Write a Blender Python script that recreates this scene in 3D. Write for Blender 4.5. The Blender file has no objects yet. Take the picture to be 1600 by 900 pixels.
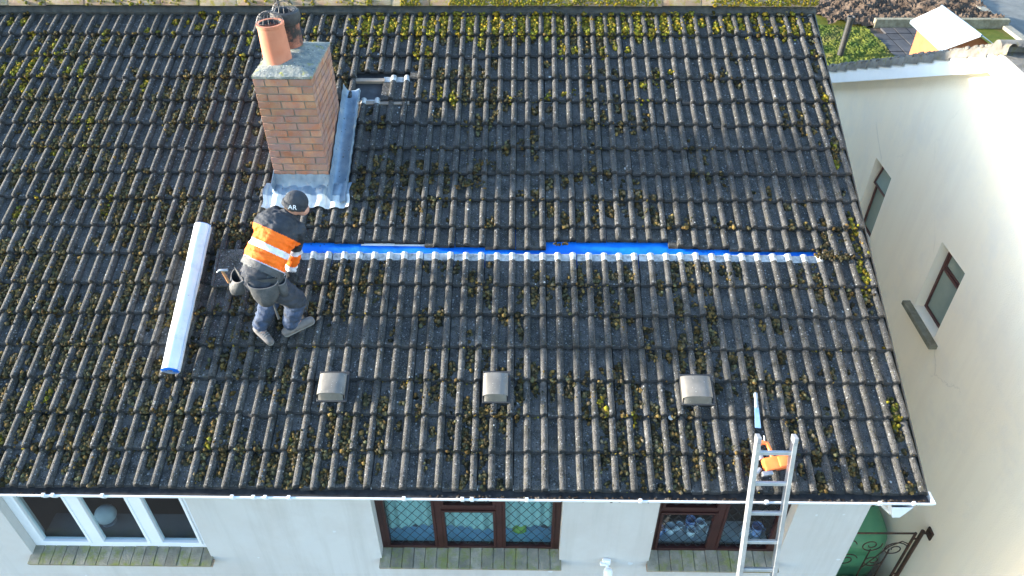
import bpy, bmesh, math, random
import numpy as np
from mathutils import Vector, Matrix
from mathutils import noise as mnoise

random.seed(7)
rng = np.random.default_rng(11)
sc = bpy.context.scene
COL = sc.collection
rad = math.radians

# ------------------------------------------------------------------ camera, sky, sun, exposure
EZ = 5.0                                   # eaves height above the ground
TH = 0.4130                                # roof pitch
CT, ST = math.cos(TH), math.sin(TH)
cam_d = bpy.data.cameras.new('camera')
cam = bpy.data.objects.new('camera', cam_d)
COL.objects.link(cam)
cam_d.sensor_width = 36.0
cam_d.lens = 36.0 * 1181.8 / 1600.0
cam_d.clip_start = 0.1
cam_d.clip_end = 2000.0
_pitch, _yaw, _roll = 0.6862, -0.0162, -0.0041
_f = Vector((math.sin(_yaw) * math.cos(_pitch), math.cos(_yaw) * math.cos(_pitch), -math.sin(_pitch)))
_r = Vector((math.cos(_yaw), -math.sin(_yaw), 0))
_u = _r.cross(_f)
_r2 = _r * math.cos(_roll) + _u * math.sin(_roll)
_u2 = _u * math.cos(_roll) - _r * math.sin(_roll)
_m = Matrix((_r2, _u2, -_f)).transposed().to_4x4()
_m.translation = Vector((-3.3554, -3.8338, 5.3462 + EZ))
cam.matrix_world = _m
sc.camera = cam

SUN_TRAVEL = Vector((1.0, -0.03, -0.215)).normalized()   # low winter sun from the left
SUN_EL = math.asin(-SUN_TRAVEL.z)
world = bpy.data.worlds.new('World')
sc.world = world
world.use_nodes = True
wn = world.node_tree.nodes
wl = world.node_tree.links
bg = wn['Background']
sky = wn.new('ShaderNodeTexSky')
sky.sky_type = 'NISHITA'
sky.sun_disc = False
sky.sun_elevation = SUN_EL
sky.sun_rotation = math.atan2(-SUN_TRAVEL.x, -SUN_TRAVEL.y)
sky.air_density = 1.0
sky.dust_density = 0.5
sky.ozone_density = 2.0
wl.new(sky.outputs[0], bg.inputs[0])
bg.inputs[1].default_value = 0.15
sun_d = bpy.data.lights.new('sun', 'SUN')
sun_d.energy = 3.6
sun_d.angle = rad(4.5)
sun_d.color = (1.0, 0.92, 0.79)
sun = bpy.data.objects.new('sun', sun_d)
COL.objects.link(sun)
sun.rotation_euler = SUN_TRAVEL.to_track_quat('-Z', 'Y').to_euler()
sun.location = (-20, 5, 20)
vs = sc.view_settings
vs.view_transform = 'Standard'
vs.look = 'None'
vs.gamma = 1.0
vs.use_curve_mapping = False
vs.exposure = 2.7

# ------------------------------------------------------------------ materials
def nd(nt, t, **kw):
    n = nt.nodes.new(t)
    for k, v in kw.items():
        setattr(n, k, v)
    return n

def ramp(nt, src, stops, interp='LINEAR'):
    r = nd(nt, 'ShaderNodeValToRGB')
    r.color_ramp.interpolation = interp
    e = r.color_ramp.elements
    while len(e) < len(stops):
        e.new(0.5)
    for el, (p, c) in zip(e, stops):
        el.position = p
        el.color = (c[0], c[1], c[2], 1) if len(c) == 3 else c
    nt.links.new(src, r.inputs[0])
    return r.outputs[0]

def mix(nt, fac, a, b, mode='MIX'):
    m = nd(nt, 'ShaderNodeMix', data_type='RGBA', blend_type=mode)
    for i, v in ((0, fac), (6, a), (7, b)):
        if hasattr(v, 'is_linked') or isinstance(v, bpy.types.NodeSocket):
            nt.links.new(v, m.inputs[i])
        elif i == 0:
            m.inputs[0].default_value = v
        else:
            m.inputs[i].default_value = (v[0], v[1], v[2], 1)
    return m.outputs[2]

def noise(nt, vec, scale, detail=4, rough=0.6):
    n = nd(nt, 'ShaderNodeTexNoise')
    n.inputs['Scale'].default_value = scale
    n.inputs['Detail'].default_value = detail
    n.inputs['Roughness'].default_value = rough
    nt.links.new(vec, n.inputs['Vector'])
    return n.outputs[0]

MATS = {}
def material(name, c1, c2=None, scale=6.0, rough=0.8, bump=0.0, bscale=40.0, metal=0.0, spec=0.4,
             rand=0.0, spots=None, stain=None, lo=0.35, hi=0.65, rgh_var=0.0, attr=None, coat=0.0, streak=None):
    """noise mix of two colours + optional per-object variation, small spots, large stains, bump"""
    m = bpy.data.materials.new(name)
    m.use_nodes = True
    nt = m.node_tree
    b = nt.nodes['Principled BSDF']
    geo = nd(nt, 'ShaderNodeNewGeometry')
    pos = geo.outputs['Position']
    if attr:
        a = nd(nt, 'ShaderNodeVertexColor', layer_name=attr)
        col = a.outputs[0]
        n0 = noise(nt, pos, scale, 3)
        col = mix(nt, 0.55, col, ramp(nt, n0, [(0.25, (0.25, 0.25, 0.25)), (0.75, (1.5, 1.5, 1.5))]), 'MULTIPLY')
    else:
        n0 = noise(nt, pos, scale, 5)
        col = ramp(nt, n0, [(lo, c1), (hi, c2 or c1)])
    if rand:
        oi = nd(nt, 'ShaderNodeObjectInfo')
        v = nd(nt, 'ShaderNodeMapRange')
        v.inputs[3].default_value = 1 - rand
        v.inputs[4].default_value = 1 + rand
        nt.links.new(oi.outputs['Random'], v.inputs[0])
        hs = nd(nt, 'ShaderNodeHueSaturation')
        nt.links.new(v.outputs[0], hs.inputs['Value'])
        nt.links.new(col, hs.inputs['Color'])
        col = hs.outputs[0]
    if stain:
        sc_, cst, a0, a1 = stain
        col = mix(nt, ramp(nt, noise(nt, pos, sc_, 6, 0.7), [(a0, (0, 0, 0)), (a1, (1, 1, 1))]), col, cst)
    if streak:
        mp = nd(nt, 'ShaderNodeMapping')
        mp.inputs['Scale'].default_value = (5, 5, 0.35)
        nt.links.new(pos, mp.inputs[0])
        col = mix(nt, ramp(nt, noise(nt, mp.outputs[0], 1.0, 5, 0.7), [(0.46, (0, 0, 0)), (0.72, (0.75, 0.75, 0.75))]), col, streak)
        wv_ = nd(nt, 'ShaderNodeTexVoronoi'); wv_.feature = 'DISTANCE_TO_EDGE'
        wv_.inputs['Scale'].default_value = 0.55
        ds = mix(nt, 0.25, pos, noise(nt, pos, 3.0, 6, 0.7))
        nt.links.new(ds, wv_.inputs['Vector'])
        cr = ramp(nt, wv_.outputs[0], [(0.0, (1, 1, 1)), (0.006, (0, 0, 0))])
        gate_ = ramp(nt, noise(nt, pos, 0.9, 2), [(0.56, (0, 0, 0)), (0.62, (0.4, 0.4, 0.4) if name == 'cream_render' else (0, 0, 0))])
        col = mix(nt, mix(nt, 1.0, cr, gate_, 'MULTIPLY'), col, (streak[0] * .55, streak[1] * .55, streak[2] * .55))
    if spots:
        for (ssc, cs, thr) in spots:
            vo = nd(nt, 'ShaderNodeTexVoronoi')
            vo.inputs['Scale'].default_value = ssc
            nt.links.new(pos, vo.inputs['Vector'])
            sep = nd(nt, 'ShaderNodeSeparateColor')
            nt.links.new(vo.outputs['Color'], sep.inputs[0])
            # only some cells carry a spot, and the spot size varies
            sub = nd(nt, 'ShaderNodeMath', operation='MULTIPLY')
            nt.links.new(sep.outputs[0], sub.inputs[0])
            sub.inputs[1].default_value = thr
            lt = nd(nt, 'ShaderNodeMath', operation='LESS_THAN')
            ad = nd(nt, 'ShaderNodeMath', operation='ADD')
            nt.links.new(vo.outputs['Distance'], ad.inputs[0])
            nn = noise(nt, pos, ssc * 3, 2)
            ml = nd(nt, 'ShaderNodeMath', operation='MULTIPLY_ADD')
            nt.links.new(nn, ml.inputs[0]); ml.inputs[1].default_value = 0.35; ml.inputs[2].default_value = -0.17
            nt.links.new(ml.outputs[0], ad.inputs[1])
            nt.links.new(ad.outputs[0], lt.inputs[0])
            nt.links.new(sub.outputs[0], lt.inputs[1])
            col = mix(nt, lt.outputs[0], col, cs)
    nt.links.new(col, b.inputs['Base Color'])
    b.inputs['Roughness'].default_value = rough
    if rgh_var:
        mr = nd(nt, 'ShaderNodeMapRange')
        mr.inputs[3].default_value = rough - rgh_var
        mr.inputs[4].default_value = min(1, rough + rgh_var)
        nt.links.new(noise(nt, pos, scale * 2, 4), mr.inputs[0])
        nt.links.new(mr.outputs[0], b.inputs['Roughness'])
    b.inputs['Metallic'].default_value = metal
    b.inputs['Specular IOR Level'].default_value = spec
    if coat:
        b.inputs['Coat Weight'].default_value = coat
    if bump:
        bp = nd(nt, 'ShaderNodeBump')
        bp.inputs['Strength'].default_value = bump
        bp.inputs['Distance'].default_value = 0.02
        nt.links.new(noise(nt, pos, bscale, 6, 0.65), bp.inputs['Height'])
        nt.links.new(bp.outputs[0], b.inputs['Normal'])
    MATS[name] = m
    return m

material('tile', (0.0271, 0.0269, 0.027), (0.0888, 0.0829, 0.0745), 7.0, 0.85, 0.8, 60, rand=0.26, lo=0.30, hi=0.76,
         spots=[(30, (0.175, 0.173, 0.168), 0.30), (70, (0.00926, 0.0089, 0.00731), 0.42), (45, (0.0656, 0.0577, 0.0256), 0.32), (95, (0.161, 0.155, 0.151), 0.36)],
         stain=(10, (0.02, 0.0192, 0.0146), 0.48, 0.64))
material('tile_head', (0.205, 0.215, 0.211), (0.515, 0.515, 0.498), 22, 0.8, 0.3, 90)
material('tile_under_and_nose', (0.00924, 0.00924, 0.00973), (0.0185, 0.0185, 0.0185), 8, 0.8, 0.3, 60)
material('moss', None, None, 45, 1.0, 0.9, 160, spec=0.1, attr='Col')
material('ridge', (0.198, 0.119, 0.0759), (0.224, 0.191, 0.132), 7, 0.9, 0.4, 60, rand=0.12,
         stain=(16, (0.158, 0.132, 0.0198), 0.50, 0.62))
material('mortar', (0.16, 0.153, 0.12), (0.226, 0.21, 0.174), 12, 0.95, 0.6, 80)
material('dark_mortar', (0.0297, 0.033, 0.033), (0.0594, 0.0627, 0.0594), 12, 0.95, 0.6, 60)
material('flaunching', (0.106, 0.132, 0.132), (0.238, 0.238, 0.205), 14, 0.95, 1.0, 30,
         stain=(11, (0.198, 0.205, 0.0528), 0.56, 0.66), spots=[(40, (0.33, 0.343, 0.317), 0.28), (24, (0.066, 0.0792, 0.0792), 0.25)])
material('brick', (0.307, 0.116, 0.0595), (0.364, 0.201, 0.114), 9, 0.85, 0.5, 90, rand=0.22,
         stain=(7, (0.253, 0.155, 0.132), 0.40, 0.64), spots=[(50, (0.337, 0.324, 0.277), 0.14)])
material('terracotta', (0.396, 0.132, 0.0693), (0.436, 0.165, 0.0924), 6, 0.75, 0.15, 60)
material('sooty_pot', (0.30, 0.095, 0.05), (0.36, 0.13, 0.075), 6, 0.8, 0.3, 50, stain=(5, (0.02, 0.018, 0.017), 0.42, 0.58))
material('soot', (0.02, 0.02, 0.022), (0.05, 0.05, 0.05), 14, 0.7, 0.3, 40)
material('wire', (0.09, 0.09, 0.095), None, 10, 0.45, metal=0.8)
material('lead', (0.151, 0.209, 0.267), (0.258, 0.321, 0.374), 6, 0.42, 0.25, 25, metal=0.35, rgh_var=0.12,
         stain=(9, (0.356, 0.366, 0.356), 0.55, 0.72), spots=[(18, (0.0891, 0.116, 0.134), 0.2)])
material('lead_pale', (0.462, 0.48, 0.48), (0.61, 0.619, 0.591), 7, 0.72, 0.4, 25, metal=0.0,
         stain=(11, (0.388, 0.388, 0.185), 0.60, 0.75))
material('blue_membrane', (0, 0.137, 0.634), (0, 0.144, 0.634), 9, 0.5, 0.45, 12, stain=(6, (0, 0.072, 0.36), 0.55, 0.75), spots=[(22, (0.0144, 0.0216, 0.0432), 0.12)])
material('white_membrane', (0.56, 0.592, 0.64), (0.64, 0.656, 0.688), 5, 0.55, 0.1, 12, stain=(6, (0.44, 0.46, 0.49), 0.56, 0.75), spots=[(16, (0.40, 0.40, 0.39), 0.10)])
material('felt', (0.0462, 0.0482, 0.0528), (0.0726, 0.0759, 0.0825), 8, 0.9, 0.4, 40)
material('timber', (0.198, 0.158, 0.125), (0.277, 0.224, 0.178), 10, 0.8, 0.2, 30)
material('render_wall', (0.48, 0.468, 0.444), (0.512, 0.504, 0.484), 0.7, 0.92, 0.35, 140,
         stain=(0.45, (0.46, 0.436, 0.408), 0.42, 0.56), spots=[(4, (0.544, 0.56, 0.56), 0.10)], streak=(0.40, 0.385, 0.355))
material('cream_render', (0.95, 0.815, 0.62), (0.95, 0.845, 0.67), 0.5, 0.92, 0.5, 90,
         stain=(1.5, (0.84, 0.75, 0.63), 0.5, 0.8), streak=(0.90, 0.78, 0.61))
material('white_paint', (0.741, 0.741, 0.731), (0.788, 0.788, 0.779), 4, 0.55, 0.05, 30)
material('upvc', (0.68, 0.697, 0.714), (0.714, 0.731, 0.748), 3, 0.3, 0.0)
material('brown_frame', (0.027, 0.0084, 0.0072), (0.042, 0.0132, 0.0108), 7, 0.4, 0.15, 50)
material('red_frame', (0.085, 0.030, 0.024), (0.12, 0.045, 0.036), 7, 0.45, 0.15, 50)
material('lead_came', (0.03, 0.035, 0.04), None, 8, 0.5, metal=0.3)
material('sill_tile', (0.154, 0.148, 0.115), (0.249, 0.229, 0.181), 10, 0.92, 0.6, 60, rand=0.2,
         stain=(7, (0.162, 0.181, 0.0479), 0.47, 0.66))
material('sill_edge', (0.283, 0.172, 0.112), (0.326, 0.24, 0.172), 10, 0.9, 0.4, 60)
material('concrete_sill', (0.129, 0.114, 0.0749), (0.217, 0.2, 0.141), 7, 0.95, 0.6, 60)
material('aluminium', (0.363, 0.376, 0.389), (0.475, 0.488, 0.495), 12, 0.38, 0.15, 40, metal=0.55, rgh_var=0.12,
         stain=(22, (0.224, 0.224, 0.218), 0.62, 0.70))
material('vent', (0.125, 0.116, 0.1), (0.181, 0.165, 0.142), 7, 0.55, 0.1, 40, metal=0.1,
         spots=[(45, (0.389, 0.371, 0.327), 0.16)])
material('orange_plastic', (0.80, 0.16, 0.035), (0.86, 0.22, 0.06), 8, 0.4, 0.0)
material('black_plastic', (0.02, 0.02, 0.022), (0.035, 0.035, 0.035), 8, 0.5, 0.0)
material('grey_plastic', (0.198, 0.205, 0.211), (0.277, 0.277, 0.284), 12, 0.45, 0.0)
material('steel', (0.297, 0.31, 0.33), (0.396, 0.409, 0.422), 12, 0.35, 0.05, 50, metal=0.7)
material('blue_tool', (0.145, 0.277, 0.462), (0.224, 0.343, 0.502), 14, 0.4, 0.0)
material('grey_tool', (0.165, 0.211, 0.251), (0.238, 0.277, 0.317), 22, 0.5, 0.2, 80)
material('hivis', (0.80, 0.115, 0.0), (0.85, 0.15, 0.004), 9, 0.75, 1.0, 15)
material('reflective', (0.528, 0.528, 0.576), (0.64, 0.64, 0.68), 9, 0.4, 0.8, 16)
material('black_cloth', (0.014, 0.017, 0.022), (0.034, 0.038, 0.046), 9, 0.85, 1.0, 14)
material('grey_cloth', (0.05, 0.06, 0.065), (0.075, 0.085, 0.09), 9, 0.85, 0.5, 26)
material('denim', (0.0231, 0.0396, 0.0792), (0.0561, 0.0792, 0.132), 11, 0.88, 0.7, 30,
         stain=(9, (0.033, 0.0363, 0.0429), 0.50, 0.68))
material('work_trouser', (0.0231, 0.0264, 0.033), (0.0462, 0.0495, 0.0594), 9, 0.88, 0.7, 28)
material('pouch', (0.0396, 0.0416, 0.0436), (0.0714, 0.0714, 0.0714), 14, 0.6, 0.5, 40)
material('pouch_edge', (0.148, 0.132, 0.122), None, 14, 0.6)
material('skin', (0.409, 0.198, 0.139), (0.449, 0.238, 0.172), 12, 0.5, 0.1, 60)
material('hair', (0.06, 0.04, 0.03), (0.1, 0.07, 0.05), 30, 0.6)
material('shoe', (0.112, 0.102, 0.099), (0.165, 0.149, 0.142), 18, 0.85, 0.4, 60)
material('sole', (0.198, 0.191, 0.185), (0.264, 0.251, 0.238), 18, 0.8)
material('wood_handle', (0.33, 0.145, 0.0594), (0.396, 0.198, 0.0858), 20, 0.5)
material('white_text', (0.75, 0.75, 0.76), None, 5, 0.6)
material('lichen_grey', (0.26, 0.27, 0.26), (0.36, 0.36, 0.35), 30, 0.9, 0.3, 80)
material('iron', (0.0297, 0.0185, 0.0145), (0.0858, 0.0429, 0.0264), 16, 0.6, 0.3, 60, metal=0.3)
material('tank_green', (0.0594, 0.222, 0.109), (0.0891, 0.273, 0.139), 4, 0.38, 0.1, 20, spec=0.5)
material('grass', (0.0363, 0.0627, 0.0119), (0.106, 0.109, 0.0198), 1.6, 1.0, 0.8, 12, spec=0.1,
         stain=(0.8, (0.0792, 0.066, 0.0297), 0.52, 0.68))
material('soil', (0.0495, 0.0347, 0.0248), (0.104, 0.0765, 0.0569), 2.2, 1.0, 1.0, 9, spec=0.1)
material('asphalt', (0.0858, 0.0901, 0.0858), (0.138, 0.142, 0.133), 1.5, 0.95, 0.5, 60)
material('gravel', (0.198, 0.218, 0.238), (0.297, 0.31, 0.33), 9, 0.95, 0.7, 20)
material('path', (0.40, 0.31, 0.17), (0.50, 0.40, 0.24), 4, 0.95, 0.6, 40)
material('concrete', (0.085, 0.085, 0.085), (0.13, 0.13, 0.125), 0.8, 0.95, 0.4, 30)
material('slab', (0.0264, 0.0264, 0.0297), (0.0495, 0.0475, 0.0495), 4, 0.9, 0.4, 30, rand=0.2)
material('shed_wall', (0.277, 0.0858, 0.033), (0.33, 0.119, 0.0462), 3, 0.85, 0.3, 30)
material('shed_roof', (0.74, 0.75, 0.76), (0.8, 0.8, 0.8), 2, 0.6)
material('shed_trim_and_shade', (0.13, 0.17, 0.22), (0.2, 0.25, 0.3), 3, 0.6)
material('old_roof', (0.099, 0.0891, 0.0759), (0.178, 0.162, 0.139), 7, 0.95, 0.8, 30,
         stain=(10, (0.132, 0.119, 0.033), 0.56, 0.68))
material('interior', (0.42, 0.42, 0.42), (0.48, 0.48, 0.47), 1, 0.9)
material('interior_dark', (0.16, 0.155, 0.15), (0.20, 0.195, 0.19), 1, 0.9)
material('carpet', (0.12, 0.12, 0.12), None, 9, 1.0)
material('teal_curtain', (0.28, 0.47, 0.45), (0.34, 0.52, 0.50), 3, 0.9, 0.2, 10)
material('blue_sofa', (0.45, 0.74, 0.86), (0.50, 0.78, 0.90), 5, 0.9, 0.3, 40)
material('dark_cushion', (0.04, 0.07, 0.09), (0.07, 0.1, 0.12), 6, 0.9)
material('green_cushion', (0.196, 0.364, 0.06), (0.238, 0.406, 0.096), 6, 0.9)
material('china', (0.70, 0.74, 0.80), (0.8, 0.83, 0.86), 6, 0.25)
material('blue_china', (0.12, 0.22, 0.55), (0.45, 0.52, 0.72), 30, 0.25)
material('shade_white', (0.432, 0.456, 0.48), (0.48, 0.492, 0.51), 10, 0.8)
material('pot_pale', (0.45, 0.47, 0.5), (0.6, 0.6, 0.6), 20, 0.6)

gm = bpy.data.materials.new('glass')
gm.use_nodes = True
nt = gm.node_tree
nt.nodes.remove(nt.nodes['Principled BSDF'])
tr = nd(nt, 'ShaderNodeBsdfTransparent'); tr.inputs[0].default_value = (0.88, 0.95, 0.96, 1)
gl = nd(nt, 'ShaderNodeBsdfGlossy'); gl.inputs['Roughness'].default_value = 0.0
fr = nd(nt, 'ShaderNodeFresnel'); fr.inputs[0].default_value = 1.5
ms = nd(nt, 'ShaderNodeMixShader')
gg = nd(nt, 'ShaderNodeNewGeometry')            # outer face of each pane reflects; leaving the pane does not
m1 = nd(nt, 'ShaderNodeMath', operation='SUBTRACT'); m1.inputs[0].default_value = 1.0
m2 = nd(nt, 'ShaderNodeMath', operation='MULTIPLY')
nt.links.new(gg.outputs['Backfacing'], m1.inputs[1]); nt.links.new(m1.outputs[0], m2.inputs[0]); nt.links.new(fr.outputs[0], m2.inputs[1])
nt.links.new(m2.outputs[0], ms.inputs[0]); nt.links.new(tr.outputs[0], ms.inputs[1]); nt.links.new(gl.outputs[0], ms.inputs[2])
nt.links.new(ms.outputs[0], nt.nodes['Material Output'].inputs[0])
MATS['glass'] = gm
material('frosted', (0.20, 0.26, 0.22), (0.26, 0.31, 0.26), 2, 0.22, 0.15, 60, spec=0.6)

# ------------------------------------------------------------------ mesh helpers
def RP(X, s, h=0.0):
    """roof coordinates (along the eaves, up the slope, off the surface) to world"""
    return Vector((X, s * CT - h * ST, s * ST + h * CT + EZ))

ROOF_ROT = Matrix(((1, 0, 0), (0, CT, -ST), (0, ST, CT)))

def world_origin(o):
    v = Vector((0, 0, 0))
    while o is not None:
        v += o.location
        o = o.parent
    return v

class MB:
    def __init__(self):
        self.v = []; self.f = []; self.m = []
    def add(self, vs_, fs, mi=0):
        n = len(self.v)
        self.v.extend([tuple(x) for x in vs_])
        self.f.extend([tuple(i + n for i in f) for f in fs])
        self.m.extend([mi] * len(fs))
        return self
    def box(self, a, b, mi=0, M=None):
        x0, y0, z0 = a; x1, y1, z1 = b
        vv = [Vector(p) for p in ((x0, y0, z0), (x1, y0, z0), (x1, y1, z0), (x0, y1, z0), (x0, y0, z1), (x1, y0, z1), (x1, y1, z1), (x0, y1, z1))]
        if M is not None:
            vv = [M @ p for p in vv]
        return self.add(vv, [(0, 3, 2, 1), (4, 5, 6, 7), (0, 1, 5, 4), (1, 2, 6, 5), (2, 3, 7, 6), (3, 0, 4, 7)], mi)
    def bbox(self, a, b, r=0.006, mi=0, M=None):
        """bevelled box"""
        bm = bmesh.new()
        bmesh.ops.create_cube(bm, size=1.0)
        s = [b[i] - a[i] for i in range(3)]; c = [(a[i] + b[i]) / 2 for i in range(3)]
        for v in bm.verts:
            v.co = Vector((v.co.x * s[0] + c[0], v.co.y * s[1] + c[1], v.co.z * s[2] + c[2]))
        bmesh.ops.bevel(bm, geom=list(bm.edges), offset=min(r, min(s) * 0.45), segments=2, profile=0.5, affect='EDGES')
        bm.verts.index_update()
        vv = [M @ v.co if M is not None else v.co.copy() for v in bm.verts]
        self.add(vv, [[v.index for v in f.verts] for f in bm.faces], mi)
        bm.free()
        return self
    def tube(self, pts, r, n=8, mi=0, cap=True):
        pts = [Vector(p) for p in pts]
        rr = r if isinstance(r, (list, tuple)) else [r] * len(pts)
        vv = []; up = None
        for i, p in enumerate(pts):
            d = (pts[min(i + 1, len(pts) - 1)] - pts[max(i - 1, 0)]).normalized()
            if up is None:
                up = Vector((0, 0, 1)) if abs(d.z) < 0.9 else Vector((1, 0, 0))
            a = d.cross(up).normalized(); bb = a.cross(d).normalized(); up = bb
            for k in range(n):
                t = 2 * math.pi * k / n
                vv.append(p + (a * math.cos(t) + bb * math.sin(t)) * rr[i])
        fs = []
        for i in range(len(pts) - 1):
            for k in range(n):
                fs.append((i * n + k, i * n + (k + 1) % n, (i + 1) * n + (k + 1) % n, (i + 1) * n + k))
        if cap:
            fs.append(tuple(range(n))[::-1]); fs.append(tuple((len(pts) - 1) * n + k for k in range(n)))
        return self.add(vv, fs, mi)
    def lathe(self, prof, c, n=24, mi=0, M=None):
        vv = []; fs = []
        for (r, z) in prof:
            for k in range(n):
                t = 2 * math.pi * k / n
                p = Vector((r * math.cos(t), r * math.sin(t), z))
                if M is not None:
                    p = M @ p
                vv.append(p + Vector(c))
        for i in range(len(prof) - 1):
            for k in range(n):
                fs.append((i * n + k, i * n + (k + 1) % n, (i + 1) * n + (k + 1) % n, (i + 1) * n + k))
        return self.add(vv, fs, mi)
    def prism(self, poly, ax, a0, a1, mi=0):
        """poly of 2-D points extruded along axis ax (0,1,2)"""
        def mk(p, t):
            return {0: (t, p[0], p[1]), 1: (p[0], t, p[1]), 2: (p[0], p[1], t)}[ax]
        n = len(poly)
        vv = [mk(p, a0) for p in poly] + [mk(p, a1) for p in poly]
        fs = [tuple(range(n)), tuple(range(2 * n - 1, n - 1, -1))]
        fs += [(i, (i + 1) % n, n + (i + 1) % n, n + i) for i in range(n)]
        return self.add(vv, fs, mi)
    def mesh(self, name, mats, off=Vector((0, 0, 0)), smooth=False):
        me = bpy.data.meshes.new(name)
        me.from_pydata([(x[0] - off[0], x[1] - off[1], x[2] - off[2]) for x in self.v], [], self.f)
        for mm in (mats if isinstance(mats, (list, tuple)) else [mats]):
            me.materials.append(MATS[mm])
        me.polygons.foreach_set('material_index', self.m)
        me.polygons.foreach_set('use_smooth', [smooth] * len(self.f))
        bm = bmesh.new(); bm.from_mesh(me)
        bmesh.ops.recalc_face_normals(bm, faces=bm.faces)
        bm.to_mesh(me); bm.free()
        if smooth == 'auto':
            pass
        me.update()
        return me
    def build(self, name, mats, parent=None, smooth=False, sharp=None):
        """world-space vertices -> one object under parent"""
        off = world_origin(parent) if parent else Vector((0, 0, 0))
        me = self.mesh(name, mats, off, bool(smooth))
        if smooth:
            me.set_sharp_from_angle(angle=rad(sharp or 40))
        o = bpy.data.objects.new(name, me)
        COL.objects.link(o)
        o.parent = parent
        return o

def put(name, me, loc, rot=None, parent=None):
    o = bpy.data.objects.new(name, me)
    COL.objects.link(o)
    o.parent = parent
    o.location = Vector(loc) - (world_origin(parent) if parent else Vector((0, 0, 0)))
    if rot is not None:
        o.rotation_euler = rot if not isinstance(rot, Matrix) else rot.to_euler()
    return o

def tag(o, label=None, cat=None, group=None, kind=None):
    if label: o['label'] = label
    if cat: o['category'] = cat
    if group: o['group'] = group
    if kind: o['kind'] = kind
    return o

def thing(name, loc, label, cat, group=None):
    o = bpy.data.objects.new(name, None)
    o.empty_display_size = 0.2
    COL.objects.link(o)
    o.location = loc
    return tag(o, label, cat, group)

def wall_panel(mb, ax, w0, w1, a0, a1, z0, z1, openings, mi=0, out=1):
    """wall slab: ax = 0 runs along X (thickness in y from w0 to w1), 1 runs along Y (thickness in x).
    openings (a, b, za, zb) are real holes with reveals"""
    A = sorted({a0, a1, *[o[0] for o in openings], *[o[1] for o in openings]})
    Z = sorted({z0, z1, *[o[2] for o in openings], *[o[3] for o in openings]})
    def P(a, w, z):
        return (a, w, z) if ax == 0 else (w, a, z)
    for i in range(len(A) - 1):
        for k in range(len(Z) - 1):
            am = (A[i] + A[i + 1]) / 2; zm = (Z[k] + Z[k + 1]) / 2
            if any(o[0] < am < o[1] and o[2] < zm < o[3] for o in openings):
                continue
            for w in (w0, w1):
                mb.add([P(A[i], w, Z[k]), P(A[i + 1], w, Z[k]), P(A[i + 1], w, Z[k + 1]), P(A[i], w, Z[k + 1])], [(0, 1, 2, 3)], mi)
    for (a, b, za, zb) in list(openings) + [(a0, a1, z0, z1)]:
        for (p, q) in (((a, za), (b, za)), ((b, za), (b, zb)), ((b, zb), (a, zb)), ((a, zb), (a, za))):
            mb.add([P(p[0], w0, p[1]), P(q[0], w0, q[1]), P(q[0], w1, q[1]), P(p[0], w1, p[1])], [(0, 1, 2, 3)], mi)

def remesh_blob(name, caps, ells, mats, parent, voxel=0.012, smooth_it=4, paint=None, wrinkle=0.0, wscale=12.0, waxis=None):
    """continuous surface from tapered capsules (p0, r0, p1, r1) and ellipsoids (centre, radii, matrix)"""
    bm = bmesh.new()
    for (p0, r0, p1, r1) in caps:
        p0 = Vector(p0); p1 = Vector(p1); d = p1 - p0; L = d.length
        n = max(2, int(L / (min(r0, r1) * 0.5)) + 1)
        if L > 1e-6:
            M = d.to_track_quat('Z', 'Y').to_matrix().to_4x4(); M.translation = (p0 + p1) / 2
            bmesh.ops.create_cone(bm, cap_ends=True, segments=18, radius1=r0, radius2=r1, depth=L, matrix=M)
        for p, r in ((p0, r0), (p1, r1)):
            bmesh.ops.create_icosphere(bm, subdivisions=2, radius=r, matrix=Matrix.Translation(p))
    for (c, rr, M3) in ells:
        M = (M3.to_4x4() if M3 is not None else Matrix.Identity(4)) @ Matrix.Diagonal((rr[0], rr[1], rr[2], 1))
        M.translation = Vector(c)
        bmesh.ops.create_icosphere(bm, subdivisions=3, radius=1.0, matrix=M)
    me = bpy.data.meshes.new(name + '_src')
    bm.to_mesh(me); bm.free()
    o = bpy.data.objects.new(name + '_src', me); COL.objects.link(o)
    r = o.modifiers.new('r', 'REMESH'); r.mode = 'VOXEL'; r.voxel_size = voxel; r.use_smooth_shade = True
    if smooth_it:
        s = o.modifiers.new('s', 'SMOOTH'); s.factor = 0.6; s.iterations = smooth_it
    dg = bpy.context.evaluated_depsgraph_get()
    m2 = bpy.data.meshes.new_from_object(o.evaluated_get(dg))
    bpy.data.objects.remove(o); bpy.data.meshes.remove(me)
    m2.name = name
    m2.materials.clear()
    for mm in (mats if isinstance(mats, (list, tuple)) else [mats]):
        m2.materials.append(MATS[mm])
    off = world_origin(parent) if parent else Vector((0, 0, 0))
    if paint:
        for p in m2.polygons:
            p.material_index = paint(Vector(p.center))
    for p in m2.polygons:
        p.use_smooth = True
    if wrinkle:                                   # cloth folds, stretched across the given axis
        wa = (waxis or Vector((0, 0, 1))).normalized()
        nrm = [v.normal.copy() for v in m2.vertices]
        for v, nv_ in zip(m2.vertices, nrm):
            c = v.co.copy(); c += wa * (c.dot(wa) * 1.2) + Vector((c.z * .5, 0, 0))
            f_ = 1 - 2 * abs(mnoise.noise(c * wscale)) + 0.5 * mnoise.noise(c * wscale * 2.3)
            v.co += nv_ * (wrinkle * (f_ - 0.4))
    for v in m2.vertices:
        v.co = v.co - off
    ob = bpy.data.objects.new(name, m2); COL.objects.link(ob); ob.parent = parent
    return ob

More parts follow.
